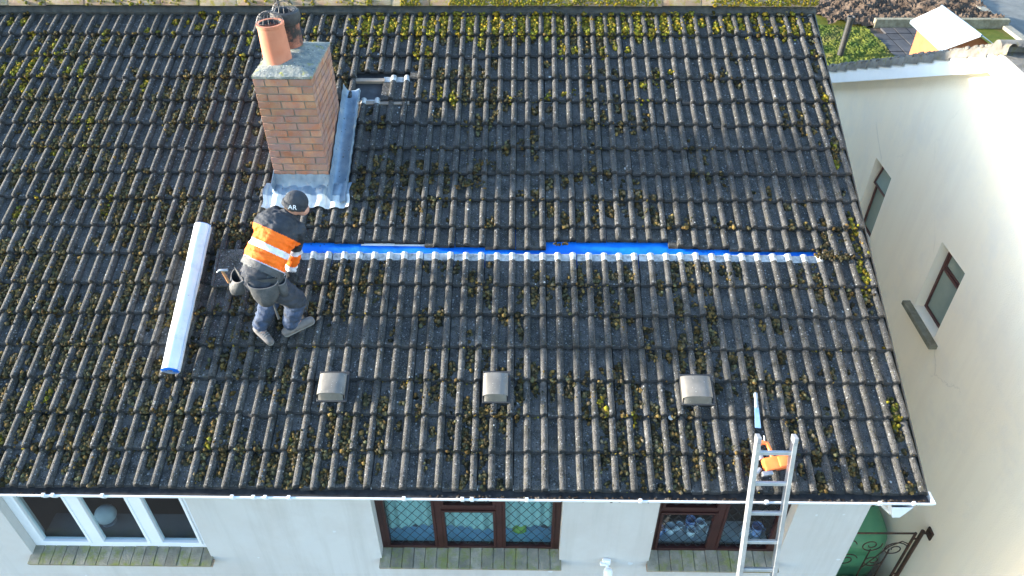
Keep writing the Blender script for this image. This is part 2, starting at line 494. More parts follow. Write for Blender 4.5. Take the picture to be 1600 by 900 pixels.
ico = bmesh.new(); bmesh.ops.create_icosphere(ico, subdivisions=1, radius=1.0)
ico.verts.index_update()
IV = np.array([v.co[:] for v in ico.verts]); IF = np.array([[v.index for v in f.verts] for f in ico.faces]); ico.free()
def vnoise(x, y, sc_, seed):
    def hsh(ix, iy):
        h = (ix * 374761393 + iy * 668265263 + seed * 982451653) & 0xffffffff
        h = ((h ^ (h >> 13)) * 1274126177) & 0xffffffff
        return (h & 0xffff) / 65535.0
    x *= sc_; y *= sc_
    ix, iy = math.floor(x), math.floor(y); fx, fy = x - ix, y - iy
    fx = fx * fx * (3 - 2 * fx); fy = fy * fy * (3 - 2 * fy)
    a = hsh(ix, iy) * (1 - fx) + hsh(ix + 1, iy) * fx
    b_ = hsh(ix, iy + 1) * (1 - fx) + hsh(ix + 1, iy + 1) * fx
    return a * (1 - fy) + b_ * fy

# ------------------------------------------------------------------ setting: ground, yard, road
XN = 1.85                                     # plane of the neighbouring gable wall
def grid_sheet(name, x0, x1, y0, y1, nx, ny, zf, m, smooth=True):
    xs = np.linspace(x0, x1, nx); ys = np.linspace(y0, y1, ny)
    mb = MB()
    mb.v = [(x, y, zf(x, y)) for y in ys for x in xs]
    mb.f = [(j * nx + i, j * nx + i + 1, (j + 1) * nx + i + 1, (j + 1) * nx + i) for j in range(ny - 1) for i in range(nx - 1)]
    mb.m = [0] * len(mb.f)
    return mb.build(name, m, None, smooth)
g = MB(); g.add([(-400, -400, 0), (400, -400, 0), (400, 600, 0), (-400, 600, 0)], [(0, 1, 2, 3)])
tag(g.build('ground', 'grass'), kind='structure')
def hills(x, y, seed=0.0):
    return (math.sin(x * 2.1 + seed) * math.cos(y * 1.7) + 0.6 * math.sin(x * 4.7 + y * 3.9 + seed) + 0.4 * math.sin(x * 9.1 - y * 8.3))
o = grid_sheet('soil_heap', 7.9, 14.6, 24.1, 31.0, 130, 120,
               lambda x, y: 0.12 + 0.08 * hills(x, y) + 0.05 * random.random() + 0.1 * random.random() ** 3, 'soil')
tag(o, kind='structure')
o = grid_sheet('grass_bank', 5.5, 9.3, 18.0, 24.1, 90, 130, lambda x, y: 0.05 + 0.03 * hills(x, y, 2) + 0.07 * random.random(), 'grass')
tag(o, kind='structure')
mb = MB(); mb.box((14.6, 22.0, -0.1), (60, 120, 0.03)); tag(mb.build('road', 'asphalt'), kind='structure')
mb = MB(); mb.box((4.0, 26.0, -0.1), (8.6, 40, 0.05)); tag(mb.build('gravel_path', 'gravel'), kind='structure')
mb = MB(); mb.box((-0.2, 0.2, -0.05), (XN, 9.5, 0.012)); tag(mb.build('side_passage', 'path'), kind='structure')
mb = MB(); mb.box((-30, -14, -0.05), (30, 0.19, 0.010)); tag(mb.build('driveway', 'concrete'), kind='structure')
pv = MB(); pv.box((9.3, 20.5, -0.1), (11.2, 24.1, 0.02))
pavement = tag(pv.build('paved_yard', 'soil'), kind='structure')
for i in range(4):
    for j in range(6):
        if (i * 5 + j * 3) % 11 == 4:
            continue
        b = MB(); b.bbox((9.32 + i * 0.46 + 0.01, 20.6 + j * 0.56, 0.02), (9.32 + (i + 1) * 0.46 - 0.02, 20.6 + (j + 1) * 0.56 - 0.03, 0.075 + 0.02 * random.random()), 0.01)
        b.build('paving_slab', 'slab', pavement)
# kerb beside the road
kb = MB(); kb.bbox((14.3, 22.0, 0), (14.6, 60, 0.13), 0.02); tag(kb.build('kerb', 'mortar'), kind='structure')

# ------------------------------------------------------------------ the house being repaired
HX0, HX1 = -11.2, -0.225
HY0 = 0.2
RIDGE_S = 5.68
HY1 = 2 * RIDGE_S * CT - HY0
house = thing('house', (-5.5, 4.0, 0), 'white rendered house with mossy grey tiled roof, chimney and worker on it', 'house')
WIN = {1: (-8.15, -6.385), 2: (-4.705, -2.97), 3: (-2.10, -0.87)}
ZS = EZ - 1.40                              # window board level
ZH = EZ - 0.19
w = MB()
wall_panel(w, 0, HY0, HY0 + 0.26, HX0, HX1, 0.0, EZ - 0.14, [(a, b, ZS, ZH) for a, b in WIN.values()])
w.build('front_wall', 'render_wall', house)
w = MB()
zr = EZ + RIDGE_S * ST
ym = RIDGE_S * CT
prof = [(HY0 + 0.26, 0), (HY1, 0), (HY1, EZ - 0.05), (ym, zr - 0.15), (HY0 + 0.26, EZ + 0.0)]
w.prism(prof, 0, HX1 - 0.26, HX1)
w.build('gable_wall', 'render_wall', house)
w = MB(); w.prism(prof, 0, HX0, HX0 + 0.26); w.box((HX0 + 0.26, HY1 - 0.26, 0), (HX1 - 0.26, HY1, EZ - 0.06)); w.build('rear_wall', 'render_wall', house)
w = MB()
w.box((HX0 + .26, HY0 + .26, EZ - 2.55), (HX1 - .26, HY1 - .26, EZ - 2.45), 1)
w.box((HX0 + .26, HY0 + .26, EZ - 0.12), (HX1 - .26, HY1 - .26, EZ - 0.06), 0)
w.box((HX0 + .26, 3.4, EZ - 2.45), (HX1 - .26, 3.5, EZ - 0.12), 0)
for xp in (-5.5, -2.52):
    w.box((xp - .05, HY0 + .26, EZ - 2.45), (xp + .05, 3.4, EZ - 0.12), 0)
w.build('room_partition', ['interior_dark', 'carpet'], house)

# ---- roof deck
roofm = MB()
roofm.add([RP(HX0 - .1, 0.02, -0.095), RP(0.0, 0.02, -0.095), RP(0.0, RIDGE_S, -0.095), RP(HX0 - .1, RIDGE_S, -0.095)], [(0, 1, 2, 3)])
roof = roofm.build('roof', 'felt', house)
P = 0.15; G = 0.3239; TL = 0.375; RH = 0.039
NROW = 17

def roll_h(x):
    """cover profile of the tile across (rolls at 0 and -P)"""
    best = 0.0
    for c in (0.0, -P):
        d = abs(x - c)
        if d < 0.032:
            best = max(best, RH * math.sqrt(max(0.0, 1 - (d / 0.032) ** 2)) ** 0.85)
    return best
XS = []
for c in (-P, 0.0):
    if c == -P: XS += [-0.264, -0.225]
    XS += [c - 0.032, c - 0.030, c - 0.022, c - 0.009, c + 0.006, c + 0.018, c + 0.028, c + 0.032]
    if c == -P: XS += [-0.112, -0.075]
def tile_mesh(seed, cut=None, head=0.366):
    r = random.Random(seed)
    sl = 0.040 / G
    mb = MB()
    xs = XS if cut is None else [x for x in XS if x >= cut]
    n = len(xs)
    rows = [(0.001, -0.024, 2), (0.0, -0.017, 2), (0.017, -0.002, 0), (0.026, 0.0, 0), (0.16, 0.0, 0), (head, 0.0, 1), (TL, 0.0, 1)]  # near-black nose bevel: algae plus the gap's shade painted into the colour
    jit = [r.uniform(-0.004, 0.004) for _ in xs]
    if r.random() < 0.3:                       # chipped nose
        k = r.randrange(n)
        for q in range(max(0, k - 1), min(n, k + 2)):
            jit[q] += 0.010
    vv = []
    for (s, dh, mi) in rows:
        for i, x in enumerate(xs):
            h = roll_h(x)
            if dh < -0.01:
                hh = h * 0.62 + dh if h > 0 else dh
            else:
                hh = h + dh
            wob = r.uniform(-0.0014, 0.0014)
            vv.append((x, s + (jit[i] if s < 0.04 else 0), hh - s * sl + wob))
    fs = []; ms_ = []
    for j in range(len(rows) - 1):
        for i in range(n - 1):
            fs.append((j * n + i, j * n + i + 1, (j + 1) * n + i + 1, (j + 1) * n + i))
            ms_.append(rows[j][2])
    # side edges and underside closing strip
    base = len(vv)
    for (x, s) in ((xs[0], 0.001), (xs[-1], 0.001), (xs[0], TL), (xs[-1], TL)):
        vv.append((x, s, -0.024 - s * sl))
    J = len(rows)
    fs.append(tuple([j * n for j in range(J)] + [base + 2])); ms_.append(0)
    fs.append(tuple([j * n + n - 1 for j in range(J)][::-1] + [base + 3])[::-1]); ms_.append(0)
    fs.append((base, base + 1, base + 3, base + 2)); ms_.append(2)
    mb.v = vv; mb.f = fs; mb.m = ms_
    me = mb.mesh('tile', ['tile', 'tile_head', 'tile_under_and_nose'], smooth=True)
    me.set_sharp_from_angle(angle=rad(50))
    return me
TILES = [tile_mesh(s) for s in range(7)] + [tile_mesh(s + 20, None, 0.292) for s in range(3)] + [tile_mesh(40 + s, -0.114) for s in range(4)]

def push_up(X, k):
    """how far the tiles beside the opened strip are slid up under the course above"""
    if k == 7:
        if -5.82 < X < -4.316: return 0.150
        if -4.316 <= X < -3.71: return 0.112
        if -3.71 <= X < -3.116: return 0.090
        if -3.116 <= X < -1.916: return 0.178
        if -1.916 <= X < -1.31: return 0.106
        if -1.31 <= X < -0.416: return 0.084
    if k == 14 and -5.25 < X < -4.55: return 0.098
    return 0.0
HOLES = []
CH = (-5.872, -5.322, 2.812, 3.655)          # chimney x0 x1 y0 y1
tile_list = []
for k in range(NROW):
    for c in range(0, 37):
        Xr = -2 * P * c + P                  # right-hand roll
        Xc = Xr - 0.115
        if c == 0:
            Xr = 0.0; Xc = -0.04
        s0 = k * G
        if k == 13 and -5.25 < Xc < -4.92:
            continue                         # the missing tile by the chimney
        # tiles the stack passes through are left out
        if CH[0] - 0.02 < Xc < CH[1] + 0.02 and CH[2] / CT + 0.02 < s0 + 0.15 and s0 < CH[3] / CT - 0.15:
            continue
        if k == 12 and -5.52 < Xc < -5.22:
            continue                         # covered by the lead beside the stack
        tile_list.append((k, c, Xr, s0 + push_up(Xc, k)))
# biggest in the picture: lower courses first, in view
def view_x(X, s):
    return X > -8.15 - 0.27 * s
vis = [t for t in tile_list if view_x(t[2] - 0.1, t[3])]
special = [t for t in vis if (t[0] == 7 and push_up(t[2] - .115, 7) > 0) or (t[0] == 14 and push_up(t[2] - .115, 14) > 0) or t[1] == 0]
rest = [t for t in vis if t not in special]
rest.sort(key=lambda t: t[3] - 0.02 * abs(t[2] + 3.4))
single = special + rest[:300 - len(special)]
sset = set(single)
def tile_xform(t):
    r = random.Random(t[0] * 91 + t[1] * 7)
    lift = -0.013 if (push_up(t[2] - .115, t[0]) > 0) else 0.0
    loc = RP(t[2] + r.uniform(-.003, .003), t[3] + r.uniform(-.008, .008) - (0.022 if r.random() < .03 else 0), 0.0 + lift + r.uniform(-.002, .003))
    M = Matrix.Rotation(r.uniform(-0.011, 0.011), 3, 'Z')
    xc = t[2] - .115
    if t[1] == 0:
        return loc, ROOF_ROT @ M, 10 + r.randrange(4)
    bare = (t[0] == 6 and -5.75 < xc < -0.42) or (t[0] == 12 and -5.25 < xc < -4.9) or (t[0] == 13 and -4.95 < xc < -4.55)
    return loc, ROOF_ROT @ Matrix.Rotation(r.uniform(-0.006, 0.006), 3, 'Y') @ M, (7 + r.randrange(3) if bare else r.randrange(7))
for t in single:
    loc, M, vi = tile_xform(t)
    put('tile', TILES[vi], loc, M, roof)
big = MB()
mv = [([v.co.copy() for v in me.vertices], [tuple(p.vertices) for p in me.polygons], [p.material_index for p in me.polygons]) for me in TILES]
for t in tile_list:
    if t in sset:
        continue
    loc, M, vi = tile_xform(t)
    n0 = len(big.v)
    vv, ff, mm = mv[vi]
    big.v.extend([tuple(M @ q + loc) for q in vv])
    big.f.extend([tuple(i + n0 for i in f) for f in ff])
    big.m.extend(mm)
tag(big.build('upper_tiles', ['tile', 'tile_head', 'tile_under_and_nose'], roof, True, 50), 'higher courses of mossy grey roof tiles below the ridge', kind='stuff')
# rear slope
rs = MB()
for k in range(0, 24):
    xa = 0.04 - k * 0.5
nb = 150
xs = [HX0 - .1 + i * (0.04 - HX0 + .1) / nb for i in range(nb + 1)]
rs.v = [(x, ym + 0.02 + t * ym, zr + 0.0 - t * (zr - EZ) + (0.03 if i % 2 else 0.0)) for t in (0, 1) for i, x in enumerate(xs)]
rs.f = [(i, i + 1, nb + 2 + i, nb + 1 + i) for i in range(nb)]; rs.m = [0] * nb
rs.build('rear_slope', 'tile', roof)
# battens in the open places
for (xa, xb, s) in ((-5.24, -4.90, 4.505), (-5.24, -4.60, 4.18)):
    b = MB(); b.box((xa, s, -0.062), (xb, s + 0.045, -0.022), M=Matrix.Translation(RP(0, 0, 0)) @ ROOF_ROT.to_4x4())
    b.build('batten', 'timber', roof)
# blue underlay laid in the open strip
mbm = MB()
nx, ny = 220, 10
xs = np.linspace(-5.75, -0.43, nx); ss = np.linspace(2.17, 2.62, ny)
for s in ss:
    for x in xs:
        wv = 0.004 * math.sin(x * 9 + 3 * math.sin(s * 14)) + 0.003 * math.sin(x * 23 + s * 30) + 0.0015 * math.sin(x * 61 - s * 40)
        mbm.v.append(tuple(RP(x, s, -0.064 - 0.10 * max(0.0, s - 2.45) + wv)))
mbm.f = [(j * nx + i, j * nx + i + 1, (j + 1) * nx + i + 1, (j + 1) * nx + i) for j in range(ny - 1) for i in range(nx - 1)]
mbm.m = [0] * len(mbm.f)
tag(mbm.build('underlay_strip', 'blue_membrane', roof, True), 'bright blue plastic underlay showing in the open strip of the roof')
b = MB(); b.add([RP(-4.95, 2.405, -0.052), RP(-4.32, 2.400, -0.052), RP(-4.32, 2.440, -0.050), RP(-4.95, 2.425, -0.050)], [(0, 1, 2, 3)])
b.build('underlay_lap', 'white_membrane', roof)
# ridge tiles on their mortar bed
rb = MB()
bed = [(HX0, 0.035)]
rb.add([RP(HX0, 5.53, 0.012), RP(0.06, 5.53, 0.012), RP(0.06, 5.66, 0.075), RP(HX0, 5.66, 0.075)], [(0, 1, 2, 3)])
rb.add([RP(HX0, 5.53, 0.012), RP(0.06, 5.53, 0.012), RP(0.06, 5.53, -0.03), RP(HX0, 5.53, -0.03)], [(0, 1, 2, 3)])
rb.build('ridge_bedding', 'dark_mortar', roof)
rtm = MB()
Lr = 0.45
for e, x in enumerate((0.0, 0.02, Lr - 0.006, Lr)):
    R = 0.155 if e in (1, 2) else 0.148
    for i in range(13):
        a = rad(12 + i * 13)
        rtm.v.append((x, -R * math.cos(a), R * math.sin(a) * 0.95))
rtm.f = [(j * 13 + i, j * 13 + i + 1, (j + 1) * 13 + i + 1, (j + 1) * 13 + i) for j in range(3) for i in range(12)]
rtm.f += [tuple(range(13)), tuple(range(39, 52))]
rtm.m = [0] * len(rtm.f)
ridge_me = rtm.mesh('ridge_tile', 'ridge', smooth=True); ridge_me.set_sharp_from_angle(angle=rad(45))
for i in range(25):
    put('ridge_tile', ridge_me, (0.055 - Lr * (i + 1) + random.uniform(-.003, .003), ym - 0.012, zr + 0.005 + random.uniform(-.006, .006)), (0, random.uniform(-.006, .006), random.uniform(-.006, .006)), roof)
# verge mortar and bargeboard
b = MB()
b.add([RP(0.034, 0.0, 0.01), RP(0.052, 0.0, 0.0), RP(0.052, RIDGE_S, 0.0), RP(0.034, RIDGE_S, 0.01)], [(0, 1, 2, 3)])
b.add([RP(0.052, 0.0, 0.0), RP(0.052, 0.0, -0.07), RP(0.052, RIDGE_S, -0.07), RP(0.052, RIDGE_S, 0.0)], [(0, 1, 2, 3)])
b.build('verge_mortar', 'dark_mortar', roof)
b = MB(); b.add([RP(0.045, 0.03, -0.08), RP(0.045, RIDGE_S, -0.08), RP(0.045, RIDGE_S, -0.26), RP(0.045, 0.03, -0.26),
                 RP(0.02, 0.03, -0.08), RP(0.02, RIDGE_S, -0.08), RP(0.02, RIDGE_S, -0.26), RP(0.02, 0.03, -0.26)],
                [(0, 1, 2, 3), (7, 6, 5, 4), (0, 4, 5, 1), (1, 5, 6, 2), (2, 6, 7, 3), (3, 7, 4, 0)])
b.build('bargeboard', 'white_paint', house)
b = MB(); b.box((HX0, 0.066, EZ - 0.22), (0.015, 0.09, EZ - 0.045)); b.box((HX0, 0.09, EZ - 0.165), (0.015, HY0 + 0.01, EZ - 0.15)); b.build('fascia', 'white_paint', house)

# ---- gutter
gy, gz, gr = 0.0, EZ - 0.045, 0.058
gt = MB()
pr = []
for i in range(11):
    a = rad(180 + 18 * i); pr.append((gy + gr * math.cos(a), gz + gr * math.sin(a)))
pi_ = [(gy + (gr - .004) * math.cos(rad(360 - 18 * i)), gz + (gr - .004) * math.sin(rad(360 - 18 * i))) for i in range(11)]
lip = [(pr[0][0] - 0.006, gz), (pr[0][0] - 0.006, gz + 0.010), (pr[0][0] + .006, gz + 0.010), (pr[0][0] + .006, gz)]
gt.prism(pr + pi_, 0, HX0, 0.085); gt.prism(lip, 0, HX0, 0.085)
gutter = gt.build('gutter', 'upvc', house)
silt = MB(); silt.add([(HX0, gy - 0.045, gz - 0.024), (0.07, gy - 0.045, gz - 0.024), (0.07, gy + 0.054, gz - 0.018), (HX0, gy + 0.054, gz - 0.018)], [(0, 1, 2, 3)])
silt.build('gutter_silt', 'soot', gutter)
db = MB(); r3 = random.Random(8)
for _ in range(700):
    x = r3.uniform(-8.6, 0.06)
    if vnoise(x, 0.5, 1.7, 77) < 0.42: continue
    rr = r3.uniform(.006, .016); c = Vector((x, gy - r3.uniform(.005, .045), gz - .022))
    db.add([c + Vector(q) * rr * r3.uniform(.6, 1.3) for q in IV], [tuple(f) for f in IF], 0 if r3.random() < .8 else 1)
tag(db.build('gutter_debris', ['soil', 'old_roof'], gutter, True, 180), kind='stuff')
b = MB(); b.prism(pr, 0, 0.085, 0.095); b.box((0.08, gy - gr - .006, gz - 0.002), (0.098, gy + gr, gz + 0.014)); b.build('stop_end', 'upvc', gutter)
for xb in (-10.2, -9.1, -7.38, -7.30, -6.88, -5.78, -5.60, -5.50, -5.30, -4.33, -3.84, -3.76, -3.30, -2.35, -1.30, -0.36, -0.08):
    b = MB(); b.prism([(gy + (gr + .006) * math.cos(rad(180 + 18 * i)), gz + (gr + .006) * math.sin(rad(180 + 18 * i))) for i in range(11)] + [(gy + (gr + .001) * math.cos(rad(360 - 18 * i)), gz + (gr + .001) * math.sin(rad(360 - 18 * i))) for i in range(11)], 0, xb - 0.014, xb + 0.014)
    b.bbox((xb - 0.014, gy - gr - .014, gz - 0.004), (xb + 0.014, gy - gr + .014, gz + 0.022), 0.003)
    b.build('bracket', 'upvc', gutter)
b = MB()
b.add([(-0.255, -0.070, gz - 0.03), (-0.075, -0.070, gz - 0.03), (-0.075, 0.05, gz - 0.03), (-0.255, 0.05, gz - 0.03),
       (-0.20, -0.060, gz - 0.19), (-0.135, -0.060, gz - 0.19), (-0.135, 0.04, gz - 0.19), (-0.20, 0.04, gz - 0.19)],
      [(0, 1, 5, 4), (1, 2, 6, 5), (2, 3, 7, 6), (3, 0, 4, 7), (4, 5, 6, 7)])
b.tube([(-0.168, 0.0, gz - 0.17), (-0.168, 0.02, gz - 0.22), (-0.168, 0.10, gz - 0.27), (-0.168, 0.24, gz - 0.34), (-0.168, 0.32, gz - 0.45), (-0.168, 0.34, 0.0)], 0.030, 12)
b.build('gutter_outlet', 'upvc', gutter, True)

# ---- windows
def lattice(mb, x0, x1, z0, z1, y, d=0.145, w_=0.0036):
    cx = d * 0.68; cz = d
    import itertools
    for sgn in (1, -1):
        k0 = -40
        for k in range(-40, 60):
            # line: (x-x0)/cx - sgn*(z-z0)/cz = k
            pts = []
            for (x, z) in ((x0, None), (x1, None), (None, z0), (None, z1)):
                if x is not None:
                    zz = z0 + sgn * ((x - x0) / cx - k) * cz
                    if z0 - 1e-6 <= zz <= z1 + 1e-6: pts.append((x, zz))
                else:
                    xx = x0 + (k + sgn * (z - z0) / cz) * cx
                    if x0 - 1e-6 <= xx <= x1 + 1e-6: pts.append((xx, z))
            if len(pts) >= 2:
                pts.sort(); a, c = Vector((pts[0][0], pts[0][1])), Vector((pts[-1][0], pts[-1][1]))
                if (c - a).length < 0.01: continue
                dd = (c - a).normalized(); nn = Vector((-dd.y, dd.x)) * w_
                mb.add([(a.x + nn.x, y, a.y + nn.y), (c.x + nn.x, y, c.y + nn.y), (c.x - nn.x, y, c.y - nn.y), (a.x - nn.x, y, a.y - nn.y)], [(0, 1, 2, 3)])
                pass

def window(x0, x1, lights, frame_m, leaded, label, fw=0.055, yf=HY0 + 0.10, fd=0.06, wall_y=HY0, ztop=ZH, zbot=ZS, sill_n=16):
    """lights: list of (width fraction, [fanlight height or 0])"""
    z0 = zbot + 0.01
    fr = MB()
    fr.bbox((x0 + .002, yf, z0), (x1 - .002, yf + fd, z0 + fw * 1.1), 0.005)
    fr.bbox((x0 + .002, yf, ztop - fw), (x1 - .002, yf + fd, ztop - .002), 0.005)
    xa = x0
    for side in (x0 + .002, x1 - .002 - fw):
        fr.bbox((side, yf + .001, z0 + fw), (side + fw, yf + fd - .001, ztop - fw), 0.005)
    W = x1 - x0
    xa = x0
    win = None
    cells = []
    for i, (frac, fan) in enumerate(lights):
        xb = xa + W * frac
        l = xa + (fw if i == 0 else fw * 0.55); r_ = xb - (fw if i == len(lights) - 1 else fw * 0.55)
        if i < len(lights) - 1:
            fr.bbox((xb - fw * .6, yf - .004, z0 + fw * .9), (xb + fw * .6, yf + fd - .003, ztop - fw * .9), 0.006)
        if fan:
            zt = ztop - fan
            fr.bbox((l - .004, yf + .002, zt - fw * .5), (r_ + .004, yf + fd - .006, zt + fw * .5), 0.005)
            cells.append((l, r_, z0 + fw, zt - fw * .5)); cells.append((l, r_, zt + fw * .5, ztop - fw))
        else:
            cells.append((l, r_, z0 + fw, ztop - fw))
        xa = xb
    win = fr.build('window', frame_m, house)
    tag(win, label)
    for (l, r_, za, zb) in cells:
        c = MB()
        s = 0.030
        for (a, b_) in (((l, za), (r_, za + s)), ((l, zb - s), (r_, zb)), ((l, za + s), (l + s, zb - s)), ((r_ - s, za + s), (r_, zb - s))):
            c.bbox((a[0] + .001, yf - .010, a[1] + .001), (b_[0] - .001, yf + fd - .012, b_[1] - .001), 0.004)
        c.build('casement', frame_m, win)
        p_ = MB(); p_.box((l + s - .004, yf + .020, za + s - .004), (r_ - s + .004, yf + .026, zb - s + .004)); p_.build('pane', 'glass', win)
        if leaded:
            q = MB(); lattice(q, l + s, r_ - s, za + s, zb - s, yf + .016); q.build('lead_lattice', 'lead_came', win)
    # sloping tiled sub-sill
    n = sill_n; tw = (x1 - x0 + 0.04) / n
    for i in range(n):
        b = MB()
        Mx = Matrix.Translation((x0 - 0.02 + tw * i, wall_y - 0.085, zbot - 0.033)) @ Matrix.Rotation(rad(15 + random.uniform(-1.5, 1.5)), 4, 'X')
        b.bbox((0.0018, 0, 0), (tw - 0.0018, 0.21, 0.030 + random.uniform(-.003, .003)), 0.005, 0, Mx)
        b.build('sill_tile', 'sill_tile', win)
    b = MB(); b.box((x0 - .02, wall_y - 0.07, zbot - 0.062), (x1 + .02, wall_y - 0.002, zbot - 0.030)); b.build('sill_bed', 'sill_edge', win)
    return win
window(*WIN[1], [(0.36, 0), (0.33, 0), (0.31, 0)], 'upvc', False, 'white plastic window of three clear lights', fw=0.085, yf=HY0 + 0.085)
window(*WIN[2], [(0.335, 0), (0.33, 0.50), (0.335, 0)], 'brown_frame', True, 'brown window of three lights with diamond leading')
window(*WIN[3], [(0.50, 0.50), (0.50, 0)], 'brown_frame', True, 'brown leaded window behind the ladder', sill_n=11)

# ---- chimney
cx0, cx1, cy0, cy1 = CH
ZT = EZ + 2.40
zb0 = EZ + 1.0
co = MB(); co.box((cx0 + .008, cy0 + .008, zb0), (cx1 - .008, cy1 - .008, ZT - 0.004))
chim = co.build('chimney', 'mortar', house)
BL, BH, JT = 0.215, 0.065, 0.010
def brick_mesh(L, seed):
    r = random.Random(seed)
    b = MB(); b.bbox((0, 0, 0), (L, 0.100, BH), 0.004)
    b.v = [(x + r.uniform(-.0012, .0012), y + r.uniform(-.0012, .0012), z + r.uniform(-.001, .001)) for x, y, z in b.v]
    return b.mesh('brick', 'brick')
BM = {}
def bm_(L):
    key = round(L, 3)
    if key not in BM: BM[key] = [brick_mesh(L, i) for i in range(3)]
    return random.choice(BM[key])
nc = int((ZT - zb0) / 0.075)
for c in range(nc):
    z = ZT - 0.075 * (c + 1) + 0.003
    half = c % 2
    # front face
    Wd = cx1 - cx0
    lens = [BL, BL, 0.100] if half else [0.100, BL, BL]
    tot = sum(lens) + 2 * JT
    kx = Wd / tot
    x = cx0
    for L in lens:
        put('brick', bm_(L * kx), (x, cy0 + random.uniform(-.002, .001), z), None, chim)
        x += L * kx + JT * kx
    # sides
    for side in (0, 1):
        y = cy0 + 0.100 + JT
        D = cy1 - cy0 - 0.100 - JT
        ls = [BL, BL, BL] if half else [0.100, BL, BL, 0.100]
        kk = (D - JT * (len(ls) - 1)) / sum(ls)
        for L in ls:
            if side:
                put('brick', bm_(L * kk), (cx1 + random.uniform(-.001, .002), y, z), (0, 0, rad(90)), chim)
            else:
                put('brick', bm_(L * kk), (cx0 + 0.100 + random.uniform(-.002, .001), y, z), (0, 0, rad(90)), chim)
            y += L * kk + JT
# flaunching cap
fm = MB()
nxx, nyy = 18, 26
r7 = random.Random(5)
for j in range(nyy):
    for i in range(nxx):
        u = i / (nxx - 1); v = j / (nyy - 1)
        e = min(u, 1 - u) * (cx1 - cx0); e2 = min(v, 1 - v) * (cy1 - cy0)
        ed = min(e, e2)
        fm.v.append((cx0 - 0.006 + u * (cx1 - cx0 + .012) + (r7.uniform(-.006, .006)), cy0 - 0.006 + v * (cy1 - cy0 + .012) + r7.uniform(-.006, .006), ZT + 0.022 + 0.06 * min(1, ed / 0.2) + r7.uniform(-.004, .004)))
fm.f = [(j * nxx + i, j * nxx + i + 1, (j + 1) * nxx + i + 1, (j + 1) * nxx + i) for j in range(nyy - 1) for i in range(nxx - 1)]
edge = [i for i in range(nxx)] + [j * nxx + nxx - 1 for j in range(1, nyy)] + [(nyy - 1) * nxx + i for i in range(nxx - 2, -1, -1)] + [j * nxx for j in range(nyy - 2, 0, -1)]
n0 = len(fm.v)
for i in edge:
    x, y, z = fm.v[i]; fm.v.append((x, y, ZT))
fm.f += [(edge[i], edge[(i + 1) % len(edge)], n0 + (i + 1) % len(edge), n0 + i) for i in range(len(edge))]
fm.m = [0] * len(fm.f)
fm.build('flaunching', 'flaunching', chim, True, 50)
def pot(px, py, r0, r1, h, dark, lean, label):
    z = ZT + 0.06
    M = Matrix.Rotation(lean[0], 3, 'X') @ Matrix.Rotation(lean[1], 3, 'Y')
    p_ = MB()
    prof = [(r0 + .012, 0), (r0, 0.02), (r0 * .5 + r1 * .5, h * .5), (r1, h - .03), (r1 + .006, h - .025), (r1 + .006, h), (r1 - .02, h), (r1 - .022, h - .04), (r1 - .03, h * .4)]
    p_.lathe(prof, (px, py, z), 32, 0, M)
    po = p_.build('chimney_pot', 'sooty_pot' if dark else 'terracotta', chim, True, 45)
    po['label'] = label
    q = MB(); q.lathe([(0.0, h * .42), (r1 - .028, h * .42)], (px, py, z), 24, 0, M); q.lathe([(r1 - .0235, h * .45), (r1 - .0215, h - .004)], (px, py, z), 24, 0, M)
    if dark:
        q.lathe([(r1 + .007, h - .10), (r1 + .02, h - .08), (r1 + .024, h - .03), (r1 + .016, h + .012), (r1 - .02, h + .02), (r1 - .045, h + .005), (r1 - .05, h - .03)], (px, py, z), 28, 0, M)
    q.build('soot_lining', 'soot', chim, True)
    wv = MB()
    nW = 14
    for i in range(nW):                       # wire balloon guard
        a = 2 * math.pi * i / nW
        pts = []
        for t in np.linspace(0, math.pi / 2, 6):
            rr = (r1 - .006) * (1.06 * math.cos(t) + .02 if t > .05 else 1)
            pts.append(M @ Vector((rr * math.cos(a), rr * math.sin(a), h - .01 + 0.115 * math.sin(t))) + Vector((px, py, z)))
        wv.tube(pts, 0.0016, 4)
    for t in (0.3, 0.8):
        rr = (r1) * math.cos(t) * 1.05
        wv.tube([M @ Vector((rr * math.cos(2 * math.pi * k / 20), rr * math.sin(2 * math.pi * k / 20), h - .01 + .115 * math.sin(t))) + Vector((px, py, z)) for k in range(21)], 0.0016, 4)
    wv.build('wire_guard', 'wire', chim)
pot(-5.69, 3.10, 0.132, 0.122, 0.36, False, (0.0, -0.02), 'front terracotta pot, clean and plain')
pot(-5.655, 3.44, 0.125, 0.118, 0.34, True, (-0.01, 0.02), 'rear terracotta pot with a blackened rim')
b = MB(); b.tube([(-5.70, 3.47, ZT + 0.36), (-5.715, 3.48, ZT + 0.74)], 0.013, 8); b.build('flue_rod', 'soot', chim)
# lead flashing
ap = MB()
nx, ny = 120, 9
xs = np.linspace(-5.985, -5.105, nx); ss = np.linspace(2.80, 3.10, ny)
for j, s in enumerate(ss):
    for x in xs:
        ph = (x % P); d = min(ph, P - ph)
        hh = 0.031 * math.sqrt(max(0, 1 - (d / 0.05) ** 2)) if d < 0.05 else 0
        f_ = 1 - 0.75 * max(0, (s - 2.97) / 0.13)
        wob = 0.006 * math.sin(x * 31 + j) * f_
        ap.v.append(tuple(RP(x + 0.01 * math.sin(j * .9), s + 0.008 * math.sin(x * 17), 0.012 + hh * f_ + 0.012 * (s > 2.95) + wob)))
ap.f = [(j * nx + i, j * nx + i + 1, (j + 1) * nx + i + 1, (j + 1) * nx + i) for j in range(ny - 1) for i in range(nx - 1)]
ap.m = [0 if f[0] < nx * 4 else 1 for f in ap.f]
ap.build('lead_apron', ['lead_pale', 'lead'], chim, True, 60)
us = MB()
n = 40
